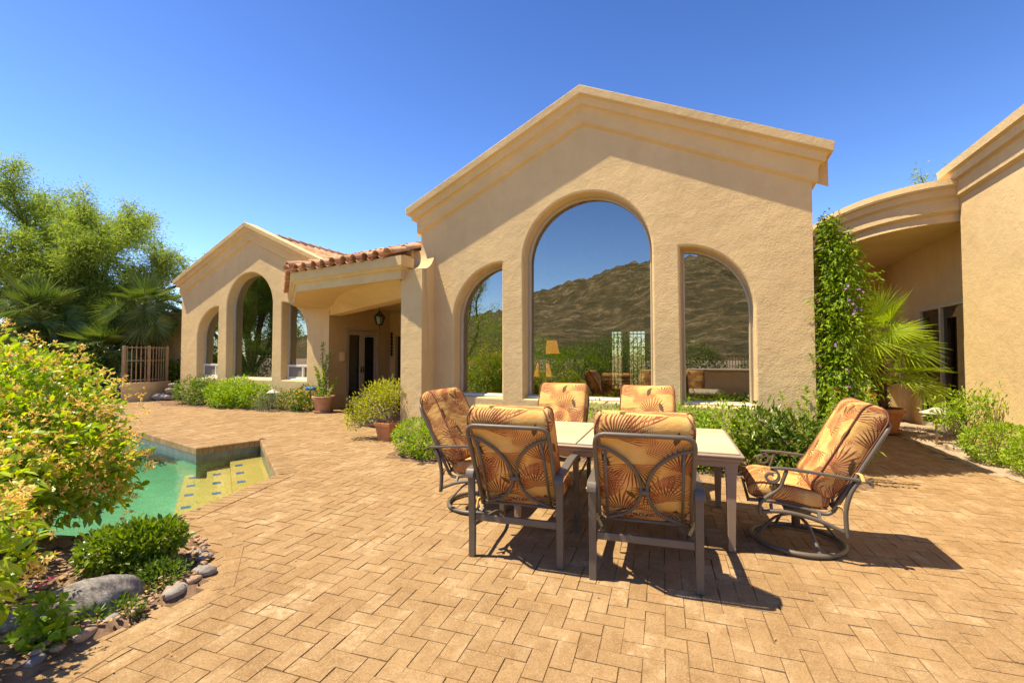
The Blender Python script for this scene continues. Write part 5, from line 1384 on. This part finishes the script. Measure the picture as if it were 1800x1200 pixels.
def mesquite(name, label, base, limbs, nsec, ntw, spray, lw, mat='leaf_tree', group=None, tr=.16, reach=1.6):
    t = thing(name, label, 'tree', base, 0, group); tb = MB(); lb = MB(); b = Vector(base)
    PP, DD = [], []
    for e in limbs:
        e = Vector(e); mid = b.lerp(e, .45) + Vector((random.uniform(-.4, .4), random.uniform(-.4, .4), .10*(e-b).length))
        pth = spline([b, b.lerp(mid, .5) + Vector((random.uniform(-.2, .2), random.uniform(-.2, .2), .1)), mid, mid.lerp(e, .6) + Vector((random.uniform(-.3, .3), random.uniform(-.3, .3), .15)), e], 5)
        n = len(pth); tb.tube(pth, [tr*(1-.88*i/n) + .012 for i in range(n)], 7)
        for k in range(nsec):
            i = int(n*(.30 + .70*random.random()**.8)); i = min(i, n-1); p = pth[i]; ax = (pth[min(i+1, n-1)] - pth[max(i-1, 0)]).normalized()
            d = (ax*.7 + Vector(rdir(1)[0])*.85 + Vector((0, 0, .30))).normalized(); L_ = reach*random.uniform(.5, 1.15)*(1.15-.45*i/n)
            p2 = spline([p, p + d*L_*.5 + Vector(rdir(1)[0])*.1, p + d*L_ + Vector((0, 0, -.05*L_))], 5); tb.tube(p2, [.024*(1-.75*j/len(p2)) for j in range(len(p2))], 4, cap=False)
            for w in range(ntw):
                j = random.randrange(2, len(p2)); q0 = p2[j]; d2 = (d*.6 + Vector(rdir(1)[0])*.9 + Vector((0, 0, .1))).normalized(); l2 = random.uniform(.25, .65)*reach*.5
                q1 = q0 + d2*l2 + Vector((0, 0, -.08*l2)); tb.tube([q0, q0.lerp(q1, .5) + Vector((0, 0, .02)), q1], [.008, .006, .004], 3, cap=False)
                for s_ in range(spray):
                    f = random.random(); PP.append(q0.lerp(q1, f)); DD.append(d2)
    PP = np.array(PP); DD = np.array(DD); m_ = len(PP)
    P_ = PP + rng.normal(size=(m_, 3))*.15
    leaves(lb, P_, unit(DD*.5 + rng.normal(size=(m_, 3)) + [0, 0, -.15]), rdir(m_), lw*(.7 + .6*rng.random(m_)), lw*.19, 'd', .15)
    obj('trunk', tb, M['bark'], t, True); obj('crown', lb, M[mat], t)
    return t
T0 = cam(-17.6, 17.4, 0)
mesquite('mesquite_tree', 'big feathery mesquite tree rising behind the palms on the left', T0,
    [cam(a, z_, h) for a, z_, h in ((-21.5, 17, 6.8), (-19.6, 18.5, 7.6), (-18.8, 16.6, 7.7), (-17.6, 18, 6.9), (-16.4, 17, 6.5), (-15.2, 18, 6.6), (-14.6, 16.6, 6.0), (-13.4, 17.3, 5.1), (-13.1, 18.5, 4.6), (-15.4, 16, 5.2), (-17.4, 15.6, 5.2), (-19.6, 15.8, 5.6), (-20.6, 16.4, 6.3), (-14.4, 17.2, 4.2), (-16.6, 16, 4.0))],
    28, 9, 40, .15, tr=.13, reach=1.6)
mesquite('mesquite_tree', 'distant treetop just showing above the curved canopy', (9.0, 24, 0), [(8.2, 23, 7.8), (8.8, 23.5, 8.0), (9.6, 24, 7.8), (10.5, 25, 7.2), (8, 25, 6.6)], 9, 5, 26, .18, tr=.14)

# things behind the viewpoint, seen only as reflections in the windows
G4 = 'shrubs mirrored in the window glass'
for x, y, r_, z, m_, l_ in ((-2.4, -6.5, 1.6, 2.1, 'leaf_mid', 'tall shrub mirrored low in the tall arched window'), (-.6, -7.0, 1.2, 2.1, 'leaf_mid', 'shrub mirrored at the right side of the tall window'), (-5.4, -5.5, 1.5, 1.8, 'leaf_bright', 'bright shrub mirrored in the left arched window'), (-4.2, -8, 1.5, 2.6, 'leaf_mid', 'taller shrub mirrored beside the left arched window pier'), (-10.8, -6.2, 1.9, 3.9, 'leaf_bright', 'tallest bright shrub filling the left arched window'), (-9.9, -4.6, 1.5, 1.5, 'leaf_bright', 'low bright shrub mirrored at the foot of the left arched window'), (2.2, -7.6, 1.1, 1.5, 'leaf_mid', 'shrub mirrored behind the fence in the right window'), (-25, 1.0, 2.4, 3.0, 'leaf_mid', 'shrub mirrored in the left wing windows'), (-29, 2, 2.6, 3.2, 'leaf_dark', 'darker shrub mirrored in the left wing tall window'), (-5.0, -6.2, 1.7, 2.2, 'leaf_mid', 'shrub mirrored behind the amber lamps'), (-8.2, -7.2, 1.8, 2.5, 'leaf_bright', 'shrub mirrored at the left edge of the tall window')):
    shrub('hedge_shrub', l_, 'shrub', (x, y, 0), [((x, y, z*.48), (r_, r_*.7, z*.55)), ((x+.5*r_, y+.2, z*.4), (r_*.7, r_*.6, z*.42))], int(3600*r_), .10, .045, m_, 'd', G4, 4, .03)
mesquite('mesquite_tree', 'feathery tree mirrored in the left arched window', (-13, -8.5, 0), [(-14.4, -9, 5.0), (-13, -8.2, 5.8), (-12.0, -8.8, 5.2), (-12.2, -7.8, 4.4), (-14, -7.6, 4.4)], 12, 6, 22, .13, tr=.1)
mesquite('mesquite_tree', 'broad tree mirrored in the left wing windows', (-28.5, -2, 0), [(-33, -3, 7.5), (-30, -3, 9), (-27, -3, 9.2), (-24, -1, 8.2), (-31, 0, 8.2), (-26, -1, 6), (-29, -1, 6.2), (-33, 0, 5.4), (-24, -2, 5)], 24, 8, 40, .26, tr=.16, reach=2.3)
oc = thing('outdoor_counter', 'stucco outdoor counter with a pale slab, mirrored in the right window', 'counter', (.5, -2.9, 0))
q = MB(); q.bevbox((-.55, -3.3, 0), (1.6, -2.5, .94), .03); obj('base', q, M['stucco'], oc); q = MB(); q.bevbox((-.68, -3.42, .94), (1.72, -2.38, 1.0), .02); obj('counter_top', q, M['slab'], oc)
fe = thing('iron_fence', 'iron picket fence mirrored in the right window', 'fence', (2, -6.2, 0)); q = MB()
for i in range(58): q.box((.05+i*.11, -6.21, .05), (.07+i*.11, -6.19, 1.45))
obj('pickets', q, M['tan_metal'], fe); q = MB(); q.box((0, -6.225, 1.42), (6.4, -6.175, 1.46)); q.box((0, -6.225, .12), (6.4, -6.175, .16)); obj('rail', q, M['tan_metal'], fe)

gr_ = thing('window_grille', 'ornamental iron grille in the bright openings at the back of the room', 'grille', (-1.85, 13.22, .5)); q = MB()
for x in np.arange(-2.5, -1.15, .11): q.tube([(x, 13.22, .5), (x, 13.22, 2.15)], .012, 5)
obj('bars', q, M['lamp_metal'], gr_); q = MB()
for x in np.arange(-2.45, -1.15, .22): q.tube([(x + .09*math.cos(a), 13.22, 1.9 + .09*math.sin(a)) for a in np.linspace(0, 2*PI, 12, endpoint=False)], .01, 5, closed=True)
for z in (.6, 1.7, 2.08): q.tube([(-2.55, 13.22, z), (-1.15, 13.22, z)], .014, 5)
obj('scrolls', q, M['lamp_metal'], gr_)
shrub('garden_shrub', 'sunlit shrub outside the bright back openings, seen through the room', 'shrub', (-2.4, 15.8, 0), [((-2.9, 15.8, 1.1), (1.2, .6, 1.2)), ((-1.6, 16, .9), (1.0, .6, 1.0))], 5000, .1, .045, 'leaf_bright', 'd', None, 4, .02)
# interior lamps that show through the glass
def m_emit(name, col, s):
    t_ = NT(name); e = t_.n('Emission', None, Color=col, Strength=s).outputs[0]; return t_.done(e)
M['lit_shade'] = m_emit('lit_lamp_shade', (1.0, .36, .08), .55); M['shade_white'] = m_plain('lamp_shade', (.75, .66, .5), .8)
for x, y, z0, r_, l_ in ((-3.0, 9.0, 1.50, .16, 'taller lit amber lamp seen through the tall window'), (-3.2, 9.0, 1.02, .2, 'shorter lit amber lamp seen through the tall window')):
    t = thing('floor_lamp', l_, 'lamp', (x, y, .3), 0, 'lamps behind the main windows'); q = MB(); q.lathe([(r_, z0), (r_*.62, z0+.28)], (x, y, 0), 20); obj('lamp_shade', q, M['lit_shade'], t, True)
    q = MB(); q.tube([(x, y, .32), (x, y, z0+.2)], .015, 6); q.lathe([(0, .30), (.12, .30), (.12, .33), (0, .34)], (x, y, 0)); obj('stand', q, M['lamp_metal'], t, True)
t = thing('table_lamp', 'white-shaded glass table lamp behind the left wing window', 'lamp', (-13.6, 10.2, .7)); c = (-13.6, 10.2, 0)
q = MB(); q.lathe([(.34, 1.22), (.28, 1.62)], c, 24); obj('lamp_shade', q, M['shade_white'], t, True)
q = MB(); q.lathe([(0, .72), (.12, .72), (.13, .76), (.05, .82), (.10, .92), (.05, 1.04), (.02, 1.1), (.02, 1.3)], c, 16); obj('base', q, M['white_frame'], t, True)
t = thing('side_table', 'dark side table under the lamp behind the left wing window', 'table', (-13.6, 10.2, .1)); q = MB(); q.bevbox((-14.3, 9.9, .66), (-12.5, 10.5, .715), .01); obj('table_top', q, M['curtain'], t)
for x in (-14.2, -12.6):
    for y in (9.96, 10.44): q = MB(); q.box((x-.03, y-.03, .1), (x+.03, y+.03, .66)); obj('leg', q, M['curtain'], t)

# fallen leaves on the paving
n = 150; P_ = np.stack([rng.uniform(-3.2, 3.0, n), rng.uniform(1.1, 7.5, n), np.full(n, .008)], 1)
ok = ~inside(P_[:, 0], P_[:, 1], BED_ROCK) & ~inside(P_[:, 0], P_[:, 1], BED_MAIN); P_ = P_[ok]; n = len(P_)
q = MB(); D_ = unit(np.concatenate([rng.normal(size=(n, 2)), np.abs(rng.normal(size=(n, 1)))*.15], 1)); leaves(q, P_, D_, np.repeat([[0, 0, 1.0]], n, 0), .016 + .014*rng.random(n), .010)
pb_ = MB(); rs_ = np.random.default_rng(5)
for _ in range(420):
    x_, y_ = rs_.uniform(-4.3, -2.85), rs_.uniform(.5, 2.35)
    if not inside(np.array([x_]), np.array([y_]), BED_ROCK)[0]: continue
    r_ = .008 + .016*rs_.random(); a_ = rs_.uniform(0, PI); vs = []
    for lat_ in (-.6, .1, .75):
        for k_ in range(6):
            th_ = k_*PI/3 + a_; cr_ = math.sqrt(1-lat_*lat_)*(.85 + .3*rs_.random()); px_, py_ = r_*1.4*cr_*math.cos(th_), r_*cr_*math.sin(th_)
            vs.append((x_ + px_*math.cos(a_) - py_*math.sin(a_), y_ + px_*math.sin(a_) + py_*math.cos(a_), .045 + r_*.6*lat_))
    vs.append((x_, y_, .045 + r_*.62))
    pb_.add(vs, [(q_*6+k_, q_*6+(k_+1) % 6, q_*6+6+(k_+1) % 6, q_*6+6+k_) for q_ in (0, 1) for k_ in range(6)] + [(12+k_, 12+(k_+1) % 6, 18) for k_ in range(6)])
o = obj('pebbles', pb_, M['stone_tan'], None, True); o['kind'] = 'stuff'; tag(o, 'small loose pebbles covering the soil of the rock bed', 'pebbles')
n = 900; A_ = rng.uniform(0, 2*PI, n); P_ = np.stack([rng.uniform(-4.2, -2.8, n), rng.uniform(.6, 2.3, n), np.full(n, .05)], 1); ok = inside(P_[:, 0], P_[:, 1], BED_ROCK); P_ = P_[ok]; n = len(P_)
D_ = unit(np.concatenate([rng.normal(size=(n, 2)), rng.normal(size=(n, 1))*.3], 1)); leaves(q, P_, D_, np.repeat([[0, 0, 1.0]], n, 0), .03, .016)
o = obj('fallen_leaves', q, M['dry_leaf']); o['kind'] = 'stuff'; tag(o, 'dry leaves scattered on the paving and the rock bed', 'leaves')

# ================================================================== LIGHT, SKY, CAMERA
d_sun = Vector((.43, .205, -1.0)).normalized()
sl = bpy.data.lights.new('sun', 'SUN'); sl.energy = 4.3; sl.angle = R(.53); sl.color = (1.0, .875, .66)
so = bpy.data.objects.new('sun', sl); COL.objects.link(so); so.rotation_euler = d_sun.to_track_quat('-Z', 'Y').to_euler(); so.location = (-6, -4, 14)
W = bpy.data.worlds.new('World'); S.world = W; W.use_nodes = True; nt = W.node_tree; nt.nodes.clear()
sk = nt.nodes.new('ShaderNodeTexSky'); sk.sky_type = 'NISHITA'; sk.sun_disc = False
sk.sun_elevation = math.asin(-d_sun.z); sk.sun_rotation = math.atan2(-d_sun.x, -d_sun.y)
sk.altitude = 900; sk.air_density = 1.0; sk.dust_density = .35; sk.ozone_density = 3.0
hs = nt.nodes.new('ShaderNodeHueSaturation'); hs.inputs['Saturation'].default_value = 1.13; hs.inputs['Hue'].default_value = .508; hs.inputs['Value'].default_value = 1.0
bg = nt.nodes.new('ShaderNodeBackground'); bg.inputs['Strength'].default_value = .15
wo = nt.nodes.new('ShaderNodeOutputWorld')
gm_ = nt.nodes.new('ShaderNodeGamma'); gm_.inputs['Gamma'].default_value = 1.1
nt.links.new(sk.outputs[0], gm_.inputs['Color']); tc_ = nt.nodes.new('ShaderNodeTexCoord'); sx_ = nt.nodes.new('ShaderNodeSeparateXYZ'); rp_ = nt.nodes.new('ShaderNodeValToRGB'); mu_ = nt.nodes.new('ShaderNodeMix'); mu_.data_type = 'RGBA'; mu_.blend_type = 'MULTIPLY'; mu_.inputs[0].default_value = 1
for p_, c_ in zip((0, .18, .42, .66, 1), ((.86, .86, .85), (.52, .57, .64), (.18, .225, .31), (.045, .065, .105), (.30, .33, .40))):  # last stop: unseen zenith lifted above the darkened visible band for ambient fill
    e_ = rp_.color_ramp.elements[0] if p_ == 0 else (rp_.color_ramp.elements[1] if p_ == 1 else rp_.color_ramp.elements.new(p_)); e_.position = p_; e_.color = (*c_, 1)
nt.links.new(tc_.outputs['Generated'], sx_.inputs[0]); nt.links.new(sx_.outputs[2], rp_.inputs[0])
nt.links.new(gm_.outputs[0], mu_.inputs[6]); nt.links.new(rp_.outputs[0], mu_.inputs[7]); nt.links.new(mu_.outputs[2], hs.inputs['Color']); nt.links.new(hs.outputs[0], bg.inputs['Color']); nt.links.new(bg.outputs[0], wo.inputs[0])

cd = bpy.data.cameras.new('camera'); co = bpy.data.objects.new('camera', cd); COL.objects.link(co)
cd.sensor_width = 36; cd.lens = 36*790/1800; cd.clip_start = .05; cd.clip_end = 5000
co.location = (0, 0, 1.46); co.rotation_euler = (R(90 + 1.8), 0, R(23.5)); S.camera = co
S.view_settings.view_transform = 'Standard'; S.view_settings.look = 'None'; S.view_settings.gamma = 1; S.view_settings.exposure = 1.12
S.cycles.max_bounces = 8; S.cycles.transparent_max_bounces = 16
